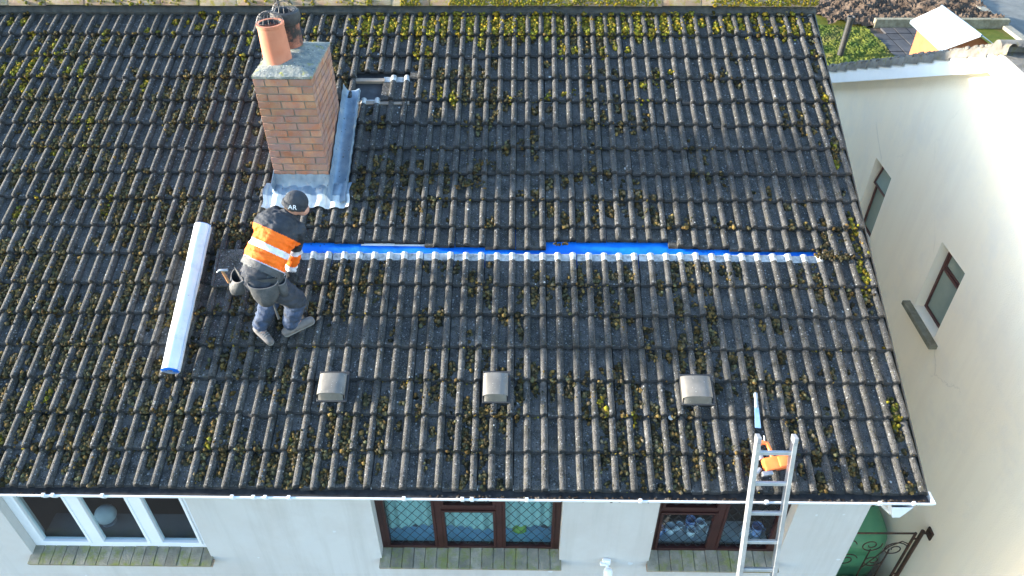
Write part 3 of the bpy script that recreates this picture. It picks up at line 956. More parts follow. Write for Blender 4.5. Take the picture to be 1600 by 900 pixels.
for row, (dz, dy) in enumerate(((0.15, -0.006), (0.10, -0.010), (0.04, -0.018), (-0.015, -0.05))):
    for i in range(n):
        x = cx0 - 0.012 + (cx1 - cx0 + 0.03) * i / (n - 1)
        us.v.append((x, cy0 + dy + 0.002 * math.sin(i * 1.3 + row), EZ + cy0 / CT * ST + dz + 0.003 * math.sin(i * .8 + row * 2)))
us.f = [(j * n + i, j * n + i + 1, (j + 1) * n + i + 1, (j + 1) * n + i) for j in range(3) for i in range(n - 1)]; us.m = [0] * len(us.f)
us.build('lead_upstand', 'lead', chim, True, 60)
st = MB()
ny = 46
ss = np.linspace(2.86, 4.33, ny)
for j, s in enumerate(ss):
    wob = 0.006 * math.sin(j * 1.7) + 0.004 * math.sin(j * .6)
    step = 0.045 * abs(((j * 0.22) % 1.0) - 0.5)
    up = [(cx1 + 0.016, 0.125 + step), (cx1 + 0.028 + wob * .4, 0.07), (cx1 + 0.042 + wob * .5, 0.030), (cx1 + 0.055, 0.022), (-5.245, 0.020 + wob * .3), (-5.19, 0.026 + wob * .5), (-5.160 + wob * .5, 0.055), (-5.148 + wob * .5, 0.058), (-5.140 + wob * .5, 0.02)]
    for (x, h) in up:
        lean = 0.0
        st.v.append(tuple(RP(x - 0.028 * (s - 3.6) * 0, s, h)))
nn = 9
st.f = [(j * nn + i, j * nn + i + 1, (j + 1) * nn + i + 1, (j + 1) * nn + i) for j in range(ny - 1) for i in range(nn - 1)]; st.m = [0] * len(st.f)
st.build('lead_side_flashing', 'lead', chim, True, 60)
b = MB()
b.add([RP(cx0 - .006, 2.98, 0.02), RP(cx0 - .006, 2.98, 0.15), RP(cx0 - .006, 4.0, 0.13), RP(cx0 - .006, 4.0, 0.02), RP(cx0 - .06, 2.98, 0.03), RP(cx0 - .06, 4.0, 0.03)], [(0, 1, 2, 3), (0, 3, 5, 4)])
b.build('lead_soaker', 'lead', chim)

# ---- vent cowls
def vent(x0, x1, s0, s1, label):
    v = MB()
    n = 13
    M = ROOF_ROT
    w2 = (x1 - x0) / 2; xc = (x0 + x1) / 2
    L = s1 - s0
    def arch(y, hs, inset=0.0, off=0.0):
        out = []
        for i in range(n):
            t = -1 + 2 * i / (n - 1)
            hh = hs * (0.60 + 0.40 * math.sqrt(max(0.0, 1 - abs(t) ** 2.2)))
            out.append(RP(xc + t * (w2 - inset), y, hh + off))
        return out
    secs = [arch(s0 + .045, 0.125), arch(s0 + L * .55, 0.105), arch(s1, 0.075)]
    for a in secs: v.v += [tuple(p) for p in a]
    v.f += [(j * n + i, j * n + i + 1, (j + 1) * n + i + 1, (j + 1) * n + i) for j in range(2) for i in range(n - 1)]
    k = len(v.v)
    v.v += [tuple(RP(x0, s0, 0.02)), tuple(RP(x1, s0, 0.02)), tuple(RP(x1, s1, 0.01)), tuple(RP(x0, s1, 0.01))]
    v.f += [(0, n, 2 * n, k + 3, k), (n - 1, 2 * n - 1, 3 * n - 1, k + 2, k + 1), tuple([2 * n + i for i in range(n)] + [k + 2, k + 3])]
    # curved front sloping out under the hood
    q = len(v.v)
    fr_ = arch(s0 + 0.048, 0.118, 0.010)
    v.v += [tuple(p) for p in fr_] + [tuple(RP(xc + (-1 + 2 * i / (n - 1)) * (w2 - .010), s0 + 0.006, 0.032)) for i in range(n)]
    v.f += [(q + i, q + i + 1, q + n + i + 1, q + n + i) for i in range(n - 1)]
    v.m = [0] * len(v.f)
    o = v.build('vent_cowl', 'vent', roof, True, 35)
    o['label'] = label
    t = MB(); t.bbox((x0 - .006, s0 - .006, 0.010), (x1 + .022, s1 + .03, 0.034), 0.004, 0, Matrix.Translation(RP(0, 0, 0)) @ ROOF_ROT.to_4x4())
    t.build('vent_base', 'black_plastic', roof)
vent(-5.158, -4.918, 0.765, 1.015, 'speckled grey roof vent nearest the worker')
vent(-3.690, -3.470, 0.765, 1.030, 'pale roof vent above the middle window')
vent(-1.932, -1.668, 0.760, 1.015, 'roof vent nearest the ladder')

# ------------------------------------------------------------------ moss on the roof
def moss_density(X, s):
    d = 0.16; yel = 0.10
    if X < -5.9:
        d = 0.62; yel = 0.15
        if s > 4.4: d = 0.50; yel = 0.45
        if s < 1.2: d = 0.64; yel = 0.12
    else:
        t = (X + 5.9) / 5.9
        if s > 5.18: d = 0.95 - 0.25 * (t > 0.75); yel = 0.9
        elif s > 4.2: d = 0.58 * (1 - t) + 0.14; yel = 0.34
        elif s > 3.2: d = 0.26 * (1 - t) + 0.18; yel = 0.10
        elif s > 2.2: d = 0.40; yel = 0.06
        elif s > 1.2: d = 0.42; yel = 0.06
        else: d = 0.48 - 0.12 * t; yel = 0.08
    if s > 5.18 and X < -5.4: d = 0.34; yel = 0.6
    if -0.14 < X < -0.02: d = max(d, 0.62); yel = 0.5
    return d, yel
clumps = []
r9 = random.Random(21)
def moss_ok(X, s):
    k = int(s / G)
    if s < 0.0 or s > 5.54 or X > 0.03: return False
    if k == 7 and push_up(X, k) > 0: return False
    if 2.22 < s < 2.45 and -5.6 < X < -0.42: return False
    if 2.75 < s < 4.4 and -6.0 < X < -5.1: return False
    if 4.15 < s < 4.65 and -5.3 < X < -4.55: return False
    if 0.74 < s < 1.06 and (-5.19 < X < -4.88 or -3.72 < X < -3.44 or -1.96 < X < -1.63): return False
    return True
tries = 0
while len(clumps) < 62000 and tries < 200000:
    tries += 1
    X = r9.uniform(-9.9, 0.0); s = r9.uniform(0.01, 5.52)
    if X < -8.5 - 0.28 * s: continue
    d, yel = moss_density(X, s)
    nz = 0.6 * vnoise(X, s, 3.1, 3) + 0.4 * vnoise(X, s, 9.0, 5)
    if nz > 0.22 + 0.52 * d: continue
    if r9.random() > 0.10 + 0.55 * d: continue
    j = round(X / P); pan = (j + 0.5) * P
    tall = r9.random() < 0.85
    Xp = pan + r9.uniform(-0.025, 0.025) if tall else X
    n_l = int(r9.choice((3, 5, 7, 10, 14, 20, 26)) * (0.6 + 0.7 * d))
    ylw = 1.0 if vnoise(X, s, 2.6, 9) * 0.65 + r9.random() * 0.35 < yel else 0.0
    tint = r9.uniform(0.7, 1.3)
    sx_, ss_ = r9.uniform(0.010, 0.022), r9.uniform(0.012, 0.045)
    for q_ in range(1 + n_l // 7):         # cushion under the lumps, its colour darkened to paint shade into the crevices
        a = Xp + r9.gauss(0, sx_ * .5); b_ = s + r9.gauss(0, ss_ * .8)
        dd = min(a % P, P - a % P)
        if dd < 0.036 or not moss_ok(a, b_): continue
        clumps.append((a, b_, -(b_ % G) * 0.040 / G - 0.012, r9.uniform(.015, .023), ylw * (r9.random() < .5) + 0.01 * tint * .35))
    for _ in range(n_l):
        a = Xp + r9.gauss(0, sx_); b_ = s + r9.gauss(0, ss_)
        ph = a % P; dd = min(ph, P - ph)
        if dd < 0.022 and r9.random() < 0.8: continue
        if not moss_ok(a, b_): continue
        hb = -(b_ % G) * 0.040 / G
        size = r9.choice((0.007, 0.008, 0.010, 0.013, 0.017))
        if dd < 0.032: hb += RH * math.sqrt(max(0, 1 - (dd / 0.032) ** 2)) - .002; size *= 0.7
        clumps.append((a, b_, hb, size * (1.15 if ylw else 1.0), ylw + 0.01 * tint * r9.choice((0.45, 0.8, 1.0, 1.0, 1.25))))
# thin lines of moss tucked under the noses
for _ in range(3000):
    k = r9.randrange(0, 17); a = r9.uniform(-9.5, 0)
    if a < -8.5 - 0.28 * k * G or vnoise(a, k, 2.0, 31) < 0.5: continue
    b_ = k * G - 0.006 + r9.gauss(0, .006)
    if b_ < 0 or not moss_ok(a, b_): continue
    clumps.append((a, b_, -0.02 + (RH if min(a % P, P - a % P) < .02 else 0), r9.uniform(.004, .008), 0.007 if r9.random() < .8 else 1.01))
for (X0, S0, nm, sp) in ((-5.06, 3.05, 90, 0.055), (-3.02, 2.395, 7, 0.012), (-2.93, 2.40, 7, 0.012), (-3.9, 3.1, 50, 0.07), (-3.75, 3.35, 40, 0.06), (-0.40, 2.29, 60, 0.05), (-0.25, 2.27, 40, 0.05), (-5.95, 2.50, 40, 0.05), (-6.15, 2.45, 40, 0.06)):
    for _ in range(nm):
        clumps.append((X0 + r9.gauss(0, sp), S0 + r9.gauss(0, sp * .5), 0.01, r9.uniform(.008, .016), 0.006))
N = len(clumps)
A = np.array(clumps)
nv = len(IV)
Vv = np.repeat(IV[None, :, :], N, 0) * (1 + rng.uniform(-0.32, 0.32, (N, nv, 1)))
ang = rng.uniform(0, 6.28, N); c_, s_ = np.cos(ang), np.sin(ang)
sx = A[:, 3] * rng.uniform(0.8, 1.5, N); sy = A[:, 3] * rng.uniform(0.8, 1.5, N); sz = A[:, 3] * rng.uniform(0.7, 1.25, N)
vx = Vv[:, :, 0] * sx[:, None]; vy = Vv[:, :, 1] * sy[:, None]; vz = Vv[:, :, 2] * sz[:, None]
x2 = vx * c_[:, None] - vy * s_[:, None] + A[:, 0][:, None]
y2 = vx * s_[:, None] + vy * c_[:, None] + A[:, 1][:, None]
z2 = vz + A[:, 2][:, None] + sz[:, None] * 0.6
wx = x2; wy = y2 * CT - z2 * ST; wz = y2 * ST + z2 * CT + EZ
# ridge moss
rc = []
for _ in range(4600):
    X = r9.uniform(-10, 0.05)
    if X < -5.2 and r9.random() < 0.86: continue
    if vnoise(X, 1.0, 3.0, 55) < 0.22: continue
    a = rad(r9.uniform(14, 75)); R = 0.152
    rc.append((X, ym - 0.012 - R * math.cos(a), zr + 0.005 + R * math.sin(a) * .95, r9.uniform(.008, .02)))
B = np.array(rc); M2 = len(rc)
V2 = np.repeat(IV[None], M2, 0) * (1 + rng.uniform(-.3, .3, (M2, nv, 1))) * B[:, 3][:, None, None]
V2 = V2 + B[:, None, 0:3]
allv = np.concatenate([np.stack([wx, wy, wz], -1).reshape(-1, 3), V2.reshape(-1, 3)])
allv -= np.array(world_origin(roof))
NT = N + M2
faces = (IF[None] + (np.arange(NT) * nv)[:, None, None]).reshape(-1, 3)
me = bpy.data.meshes.new('moss')
me.vertices.add(len(allv)); me.vertices.foreach_set('co', allv.ravel())
me.loops.add(faces.size); me.loops.foreach_set('vertex_index', faces.ravel())
me.polygons.add(len(faces)); me.polygons.foreach_set('loop_start', np.arange(0, faces.size, 3)); me.polygons.foreach_set('loop_total', np.full(len(faces), 3))
me.polygons.foreach_set('use_smooth', np.ones(len(faces), bool))
me.update(); me.validate()
pal_y = np.array([(0.42, 0.35, 0.035), (0.32, 0.29, 0.035), (0.46, 0.31, 0.03), (0.24, 0.25, 0.04), (0.36, 0.26, 0.04), (0.20, 0.17, 0.04)])
pal_b = np.array([(0.14, 0.11, 0.065), (0.10, 0.085, 0.045), (0.07, 0.065, 0.035), (0.17, 0.11, 0.04), (0.12, 0.115, 0.06), (0.20, 0.135, 0.045)])
yy = np.concatenate([A[:, 4], np.full(M2, 1.01)])
isy = yy >= 1.0
tint_ = np.clip((yy - np.floor(yy)) * 100, 0, 1.7)
colr = np.where(isy[:, None], pal_y[rng.integers(0, 6, NT)], pal_b[rng.integers(0, 6, NT)]) * tint_[:, None]
colr = colr * np.where(isy, 0.58, 0.85)[:, None] * rng.uniform(0.75, 1.25, (NT, 1))
cv = np.repeat(np.concatenate([colr, np.ones((NT, 1))], 1), nv, 0)
at = me.color_attributes.new('Col', 'FLOAT_COLOR', 'POINT'); at.data.foreach_set('color', cv.ravel())
me.materials.append(MATS['moss'])
mo = bpy.data.objects.new('moss', me); COL.objects.link(mo); mo.parent = roof
tag(mo, 'yellow green and brown moss clumps growing between the tile rolls', kind='stuff')
# pale lichen discs and droppings
lc = MB()
for _ in range(110):
    X = r9.uniform(-8.5, 0); s = r9.uniform(0.05, 5.4)
    ph = X % P; dd = min(ph, P - ph)
    if push_up(X, int(s / G)) or (2.25 < s < 2.45): continue
    if -6.0 < X < -5.1 and 2.75 < s < 4.5: continue
    hb = -(s % G) * 0.040 / G + (RH * math.sqrt(max(0, 1 - (dd / 0.032) ** 2)) if dd < 0.032 else 0) + 0.003
    R = r9.uniform(0.004, 0.013) * (1.8 if r9.random() < .12 else 1)
    ctr = len(lc.v); lc.v.append(tuple(RP(X, s, hb + .002)))
    for k in range(8):
        q = R * r9.uniform(.7, 1.2); lc.v.append(tuple(RP(X + q * math.cos(k * .785), s + q * math.sin(k * .785), hb - .002)))
    for k in range(8):
        lc.f.append((ctr, ctr + 1 + k, ctr + 1 + (k + 1) % 8)); lc.m.append(0)
tag(lc.build('lichen', 'lichen_grey', roof), kind='stuff')

# ------------------------------------------------------------------ neighbouring house
NY0, NYA, NY1 = -0.55, 4.02, 8.65
NZA = EZ + 2.20
nslope = (NZA - (EZ - 0.02)) / (NY1 - NYA)
def nz(y):
    return NZA - (y - NYA) * nslope if y > NYA else NZA - (NYA - y) * 0.04
nb_ = thing('neighbouring_house', (XN + 3, 4, 0), 'cream rendered gable end house with white bargeboards beside the tiled house', 'house')
NW = [(3.215, 3.847, EZ - 1.205, EZ - 0.165), (5.47, 6.06, EZ - 1.42, EZ - 0.235)]
w = MB()
wall_panel(w, 1, XN, XN + 0.28, NY0 + 0.25, NY1 - 0.25, 0, EZ - 0.1, NW)
w.prism([(NY0 + .25, EZ - .1), (NY1 - .25, EZ - .1), (NY1 - .25, EZ - 0.02), (NYA, NZA - 0.12), (NY0 + .25, nz(NY0 + .25) - .12)], 0, XN, XN + 0.28)
w.build('gable_wall', 'cream_render', nb_)
w = MB(); w.box((XN + .28, NY0 + .25, 0), (XN + 8, NY0 + .5, nz(NY0) - .12)); w.box((XN + .28, NY1 - .5, 0), (XN + 8, NY1 - .25, EZ - .1)); w.box((XN + 7.75, NY0 + .5, 0), (XN + 8, NY1 - .5, EZ - .1))
w.box((XN + 1.2, NY0 + .5, 0), (XN + 1.3, NY1 - .5, EZ - .15))
w.build('outer_wall', 'cream_render', nb_)
XB = XN - 0.16
for (ya, yb, nm) in ((NYA, NY1, 0), (NY0, NYA, 1)):
    b = MB()
    za, zb_ = nz(ya), nz(yb)
    b.prism([(ya, za), (yb, zb_), (yb, zb_ - 0.24), (ya, za - 0.24)], 0, XB - 0.025, XB)
    b.build('bargeboard', 'white_paint', nb_)
    b = MB(); b.prism([(ya, za - 0.205), (yb, zb_ - 0.205), (yb, zb_ - 0.225), (ya, za - 0.225)], 0, XB, XN + 0.02); b.build('soffit', 'white_paint', nb_)
# roof sheet with rolled tiles, verge pieces single
nr = MB()
for sgn, ye in ((1, NY1 + .15), (-1, NY0 - .15)):
    y0_ = NYA
    nr.add([(XB - .03, y0_, NZA + .02), (XN + 8.2, y0_, NZA + .02), (XN + 8.2, ye, nz(ye) + .02), (XB - .03, ye, nz(ye) + .02)], [(0, 1, 2, 3)])
nroof = nr.build('roof', 'old_roof', nb_)
vt = MB()
xs2 = [-0.02, 0.0, 0.03, 0.06, 0.085, 0.10, 0.20, 0.235, 0.25]
hs2 = [-0.05, 0.012, 0.04, 0.04, 0.02, 0.008, 0.008, 0.02, 0.03]
for (yy_, dh) in ((0, -0.02), (0.006, 0.004), (0.37, -0.028)):
    for x, h in zip(xs2, hs2): vt.v.append((x, yy_, h + (dh if h > 0 else dh - .02)))
n = len(xs2); vt.f = [(j * n + i, j * n + i + 1, (j + 1) * n + i + 1, (j + 1) * n + i) for j in range(2) for i in range(n - 1)]; vt.m = [0] * len(vt.f)
vme = vt.mesh('verge_tile', 'old_roof', smooth=True); vme.set_sharp_from_angle(angle=rad(45))
al = math.atan(nslope)
for col in range(4):
    kk = 0
    y = NY1 + 0.15
    while y > NYA + 0.05:
        loc = (XB - 0.03 + col * 0.25, y, nz(y) + 0.045 + random.uniform(-.006, .006))
        # nose points to the rear eaves
        M = Matrix.Rotation(math.pi, 3, 'Z') @ Matrix.Identity(3)
        Mx = Matrix.Rotation(-al, 3, 'X') @ Matrix(((1, 0, 0), (0, -1, 0), (0, 0, 1)))
        o = put('verge_tile' if col == 0 else 'tile', vme, loc, None, nroof)
        o.rotation_euler = (-al + random.uniform(-.01, .01), 0, random.uniform(-.015, .015))
        o.scale = (1, -1, 1)
        y -= 0.33
b = MB(); b.tube([(XB - .04, NYA, NZA + .03), (XN + 8.2, NYA, NZA + .03)], 0.085, 14); b.build('ridge_cap', 'old_roof', nroof, True)
# moss lumps along the verge
vm = MB()
r5 = random.Random(4)
for _ in range(420):
    y = r5.uniform(NYA, NY1); x = XB + abs(r5.gauss(0, .16)) - 0.02; rr = r5.uniform(.012, .035)
    vv = [Vector(q) * rr * r5.uniform(.7, 1.3) + Vector((x, y, nz(y) + .065)) for q in IV]
    vm.add(vv, [tuple(f) for f in IF])
tag(vm.build('verge_moss', 'old_roof', nroof, True, 180), kind='stuff')
# gable windows
def side_window(y0, y1, z0, z1, tilt, label):
    yfx = XN + 0.13
    f = MB()
    fw = 0.042
    f.bbox((yfx, y0 + .002, z0 + .002), (yfx + .05, y1 - .002, z0 + fw), .004); f.bbox((yfx, y0 + .002, z1 - fw), (yfx + .05, y1 - .002, z1 - .002), .004)
    f.bbox((yfx + .001, y0 + .002, z0 + fw), (yfx + .049, y0 + fw, z1 - fw), .004); f.bbox((yfx + .001, y1 - fw, z0 + fw), (yfx + .049, y1 - .002, z1 - fw), .004)
    zt = z1 - 0.36 * (z1 - z0)
    f.bbox((yfx - .002, y0 + fw - .004, zt - .02), (yfx + .048, y1 - fw + .004, zt + .02), .004)
    wdw = f.build('window', 'red_frame', nb_)
    wdw['label'] = label
    p_ = MB(); p_.box((yfx + .02, y0 + fw, z0 + fw), (yfx + .026, y1 - fw, zt - .02)); p_.build('pane', 'frosted', wdw)
    M = Matrix.Translation((yfx + .01, 0, z1 - fw)) @ Matrix.Rotation(tilt, 4, 'Y')
    h = z1 - fw - zt - .022
    c = MB()
    for a, b_ in (((0, y0 + fw, -0.03), (.03, y1 - fw, 0)), ((0, y0 + fw, -h), (.03, y1 - fw, -h + .03)), ((0, y0 + fw, -h + .03), (.03, y0 + fw + .03, -.03)), ((0, y1 - fw - .03, -h + .03), (.03, y1 - fw, -.03))):
        c.bbox(a, b_, .003, 0, M)
    c.build('fanlight', 'red_frame', wdw)
    p_ = MB(); p_.box((.012, y0 + fw + .03, -h + .03), (.018, y1 - fw - .03, -.03), 0, M); p_.build('pane', 'frosted', wdw)
    s_ = MB()
    s_.bbox((XN - 0.10, y0 - 0.13, z0 - 0.075), (yfx - 0.002, y1 + 0.13, z0 - 0.012), 0.01)
    s_.build('sill', 'concrete_sill', wdw)
side_window(*NW[0], 0.0, 'nearer narrow brown window with concrete sill')
side_window(*NW[1], 0.22, 'farther narrow brown window with its fanlight ajar')

# ------------------------------------------------------------------ things on the roof
# membrane roll
rl = thing('membrane_roll', RP(-6.485, 1.76, 0.04), 'white roll of roofing membrane lying up the slope left of the worker', 'membrane roll')
m_ = MB()
RR = 0.078
p0 = RP(-6.482, 1.005, 0.04 + RR); p1 = RP(-6.489, 2.515, 0.04 + RR)
ax = (p1 - p0).normalized(); e1 = Vector((1, 0, 0)) - ax * ax.x; e1.normalize(); e2 = ax.cross(e1)
n = 36
for t in np.linspace(0, 1, 25):
    for k in range(n):
        a = 2 * math.pi * k / n
        R_ = RR * (1 + 0.022 * math.sin(3 * a + t * 9) + 0.016 * math.sin(t * 21 + a) + (0.05 if k == 2 else 0))
        m_.v.append(tuple(p0 + (p1 - p0) * t + (e1 * math.cos(a) + e2 * math.sin(a)) * R_))
m_.f = [(j * n + i, j * n + (i + 1) % n, (j + 1) * n + (i + 1) % n, (j + 1) * n + i) for j in range(24) for i in range(n)]; m_.m = [0] * len(m_.f)
m_.build('outer_sheet', 'white_membrane', rl, True, 60)
m_ = MB()
for p_, sg in ((p0, -1), (p1, 1)):
    turns = 5; pts = []
    k0 = len(m_.v)
    for i in range(turns * 24):
        a = i * 2 * math.pi / 24; R_ = 0.022 + (RR - .024) * i / (turns * 24)
        d = (e1 * math.cos(a) + e2 * math.sin(a))
        m_.v.append(tuple(p_ + d * R_ + ax * sg * 0.004)); m_.v.append(tuple(p_ + d * (R_ + .0085) + ax * sg * 0.001))
    for i in range(turns * 24 - 1):
        m_.f.append((k0 + 2 * i, k0 + 2 * i + 1, k0 + 2 * i + 3, k0 + 2 * i + 2)); m_.m.append(0)
m_.build('wound_end', 'blue_membrane', rl)
m_ = MB(); m_.tube([p0 + ax * .004, p1 - ax * .004], 0.021, 16); m_.build('core_tube', 'timber', rl, True, 50)
m_ = MB()
for i in range(10):
    t0, t1 = i / 10, (i + 1) / 10
    w0 = .012 + .004 * math.sin(i * 2.1); w1 = .012 + .004 * math.sin((i + 1) * 2.1)
    q0 = p0 + (p1 - p0) * t0 + e1 * (RR + .001) - e2 * .02; q1 = p0 + (p1 - p0) * t1 + e1 * (RR + .001) - e2 * .02
    m_.add([q0, q1, q1 + e1 * w1 - e2 * .012, q0 + e1 * w0 - e2 * .012], [(0, 1, 2, 3)])
m_.build('loose_edge', 'white_membrane', rl)

# loose tile laid on the roof behind the worker
lt = MB()
me_l = TILES[2]
def loose(x, s, h, rz, rx, label):
    o = bpy.data.objects.new('loose_tile', me_l); COL.objects.link(o)
    o.location = RP(x, s, h)
    o.rotation_euler = (ROOF_ROT @ Matrix.Rotation(rz, 3, 'Z') @ Matrix.Rotation(rx, 3, 'Y')).to_euler()
    return tag(o, label, 'tile', 'loose tiles beside the worker')
fl = MB()
fl.bbox((-0.17, -0.205, 0), (0.17, 0.205, 0.022), 0.006)
fl.bbox((-0.17, -0.205, 0.02), (-0.145, 0.205, 0.036), 0.004); fl.bbox((0.145, -0.205, 0.02), (0.17, 0.205, 0.032), 0.004)
fl.bbox((-0.145, -0.2, 0.02), (0.145, -0.175, 0.032), 0.004)
fl.v = [tuple(ROOF_ROT @ Matrix.Rotation(0.03, 3, 'Z') @ Vector(q) + RP(-6.14, 2.085, 0.045)) for q in fl.v]
lo = fl.build('loose_tile', 'tile', None)
tag(lo, 'loose dark tile lying flat on the roof behind the worker', 'tile')

# ladder
LA = rad(72)
lt_ = thing('ladder', (-1.32, -1.6, 0), 'aluminium ladder leaning on the gutter in front of the right window', 'ladder')
def LP(x, d):
    return Vector((x, -0.115 + d * math.cos(LA), EZ - 0.02 + d * math.sin(LA)))
Lbot = -(EZ - 0.02) / math.sin(LA)
Ltop = 0.69
LM = Matrix(((1, 0, 0), (0, math.cos(LA), -math.sin(LA)), (0, math.sin(LA), math.cos(LA)))).to_4x4()
LM.translation = Vector((0, -0.115, EZ - 0.02))
for (xt, xb) in ((-1.478, -1.452), (-1.190, -1.152)):
    b = MB()
    hw, hd = 0.0165, 0.033
    for d, x in ((Lbot, xt + 0.012), (Ltop, xt)):
        b.v += [tuple(LM @ Vector((x + sx_ * hw, d, sz_ * hd + hd))) for sx_, sz_ in ((-1, -1), (1, -1), (1, 1), (-1, 1))]
    b.f = [(0, 1, 5, 4), (1, 2, 6, 5), (2, 3, 7, 6), (3, 0, 4, 7), (0, 1, 2, 3), (4, 5, 6, 7)]; b.m = [0] * 6
    st_ = b.build('stile', 'aluminium', lt_)
    c = MB(); c.bbox((xt - hw - .003, Ltop - 0.045, -.003), (xt + hw + .003, Ltop + 0.012, 2 * hd + .003), 0.006, 0, LM); c.build('end_cap', 'grey_plastic', st_)
d = 0.545
while d > Lbot + 0.1:
    b = MB(); b.bbox((-1.465, d - 0.016, 0.020), (-1.188, d + 0.016, 0.048), 0.004, 0, LM)
    b.build('rung', 'aluminium', lt_)
    d -= 0.291

# orange nail gun lying on the tiles
M = Matrix.Translation(RP(-1.22, 0.23, 0.05)) @ ROOF_ROT.to_4x4() @ Matrix.Rotation(rad(10), 4, 'Z')
ng = thing('nail_gun', RP(-1.22, 0.23, 0.04), 'orange nail gun lying on the tiles behind the ladder top', 'nail gun')
b = MB(); b.bbox((-0.10, -0.055, 0), (0.14, 0.055, 0.085), 0.016, 0, M); b.bbox((0.02, -0.045, 0.08), (0.13, 0.045, 0.10), 0.008, 0, M); b.build('body', 'orange_plastic', ng, True, 35)
b = MB(); b.bbox((-0.135, -0.09, 0.01), (-0.045, -0.05, 0.07), 0.008, 0, M); b.tube([M @ Vector((-0.13, -0.02, .04)), M @ Vector((-0.17, -0.05, .03))], 0.018, 10); b.build('nose', 'steel', ng, True, 35)
b = MB(); b.tube([M @ Vector(q) for q in ((-0.012, 0.05, .045), (-0.006, 0.12, .045), (-0.012, 0.175, .045), (-0.05, 0.19, .045), (-0.09, 0.18, .045))], [.020, .018, .019, .021, .023], 12); b.build('handle', 'orange_plastic', ng, True, 50)
b = MB(); b.bbox((-0.118, 0.05, 0.015), (-0.080, 0.20, 0.065), 0.010, 0, M); b.build('magazine', 'grey_plastic', ng, True, 35)
b = MB(); b.bbox((-0.085, -0.062, 0.02), (-0.01, -0.050, 0.065), 0.004, 0, M); b.bbox((-0.06, 0.06, .02), (-0.03, 0.10, .06), .006, 0, M); b.build('trigger_guard', 'black_plastic', ng)
b = MB(); b.tube([M @ Vector((-0.055, 0.195, .05)), M @ Vector((-0.05, 0.235, .055))], 0.006, 6); b.tube([M @ Vector((-0.03, 0.195, .05)), M @ Vector((-0.02, 0.24, .055))], 0.006, 6); b.build('hook', 'white_text', ng)
# pale blue hand tool
ht = thing('hand_scraper', RP(-1.29, 0.71, 0.03), 'pale blue scraper with ribbed grey handle lying above the ladder', 'hand tool')
M = Matrix.Translation(RP(-1.293, 0.71, 0.040)) @ ROOF_ROT.to_4x4() @ Matrix.Rotation(rad(-4), 4, 'Z')
b = MB(); b.tube([M @ Vector((0, y, 0.006)) for y in (0.16, 0.15, 0.13, 0.10, 0.06, 0.03, 0.02)], [.010, .018, .019, .0155, .0165, .019, .015], 12); b.build('handle', 'grey_tool', ht, True, 60)
b = MB(); b.add([M @ Vector(q) for q in ((-.016, .03, 0), (.016, .03, 0), (.026, -.16, 0), (-.024, -.16, 0), (-.016, .03, .012), (.016, .03, .012), (.026, -.16, .006), (-.024, -.16, .006))], [(0, 1, 2, 3), (4, 5, 6, 7), (0, 1, 5, 4), (1, 2, 6, 5), (2, 3, 7, 6), (3, 0, 4, 7)])
b.build('blade', 'blue_tool', ht)

# ------------------------------------------------------------------ the worker
PX = Vector((-5.62, 1.33, EZ + 0.60))
pr_ = thing('person', PX, 'worker bending forward in orange and black jacket, black beanie and tool belt', 'person')
def W(x, y, z): return Vector((x, y, z + EZ))
hipc = W(-5.62, 1.30, 1.30)
hipL = W(-5.69, 1.37, 1.25); hipR = W(-5.57, 1.25, 1.24)
kneeL = W(-5.615, 1.42, 0.95); kneeR = W(-5.385, 1.335, 0.95)
ankL = RP(-5.755, 1.435, 0.115); ankR = RP(-5.475, 1.465, 0.115)
toeL = RP(-5.665, 1.335, 0.065); toeR = RP(-5.315, 1.545, 0.065)
waist = W(-5.56, 1.40, 1.42); chest = W(-5.47, 1.57, 1.56); neck = W(-5.395, 1.665, 1.66)
shL = W(-5.55, 1.70, 1.62); shR = W(-5.335, 1.61, 1.53)
elL = W(-5.52, 1.90, 1.36); haL = W(-5.50, 1.93, 1.12)
elR = W(-5.43, 1.705, 1.24); haR = W(-5.515, 1.675, 0.99)
head = W(-5.325, 1.70, 1.745)
look = Vector((0.72, 0.20, -0.60)).normalized()
# body (one continuous surface, mostly under the clothes)
remesh_blob('body', [
    (hipL, .085, kneeL, .058), (kneeL, .055, ankL, .036), (hipR, .085, kneeR, .058), (kneeR, .055, ankR, .036),
    (ankL, .034, toeL - Vector((0, 0, .015)), .018), (ankR, .034, toeR - Vector((0, 0, .015)), .018),
    (hipc, .12, waist, .115), (waist, .115, chest, .13), (chest, .12, neck, .06), (neck, .055, head, .055),
    (chest, .09, shL, .06), (chest, .09, shR, .06), (shL, .055, elL, .042), (elL, .042, haL, .028), (shR, .055, elR, .042), (elR, .042, haR, .028)],
    [(head, (0.076, 0.094, 0.108), Matrix.Rotation(rad(-65), 3, 'Z') @ Matrix.Rotation(rad(-38), 3, 'X')),
     (head + look * 0.062 + Vector((0, 0, -.02)), (.058, .062, .062), None),
     (head + look * 0.112 + Vector((0.0, 0, -.012)), (.013, .013, .02), None),
     (head + Vector((-.03, -.075, -.012)), (.018, .012, .028), None)],
    'skin', pr_, 0.010, 3)
tax = (neck - hipc); TLn = tax.length; tax.normalize()
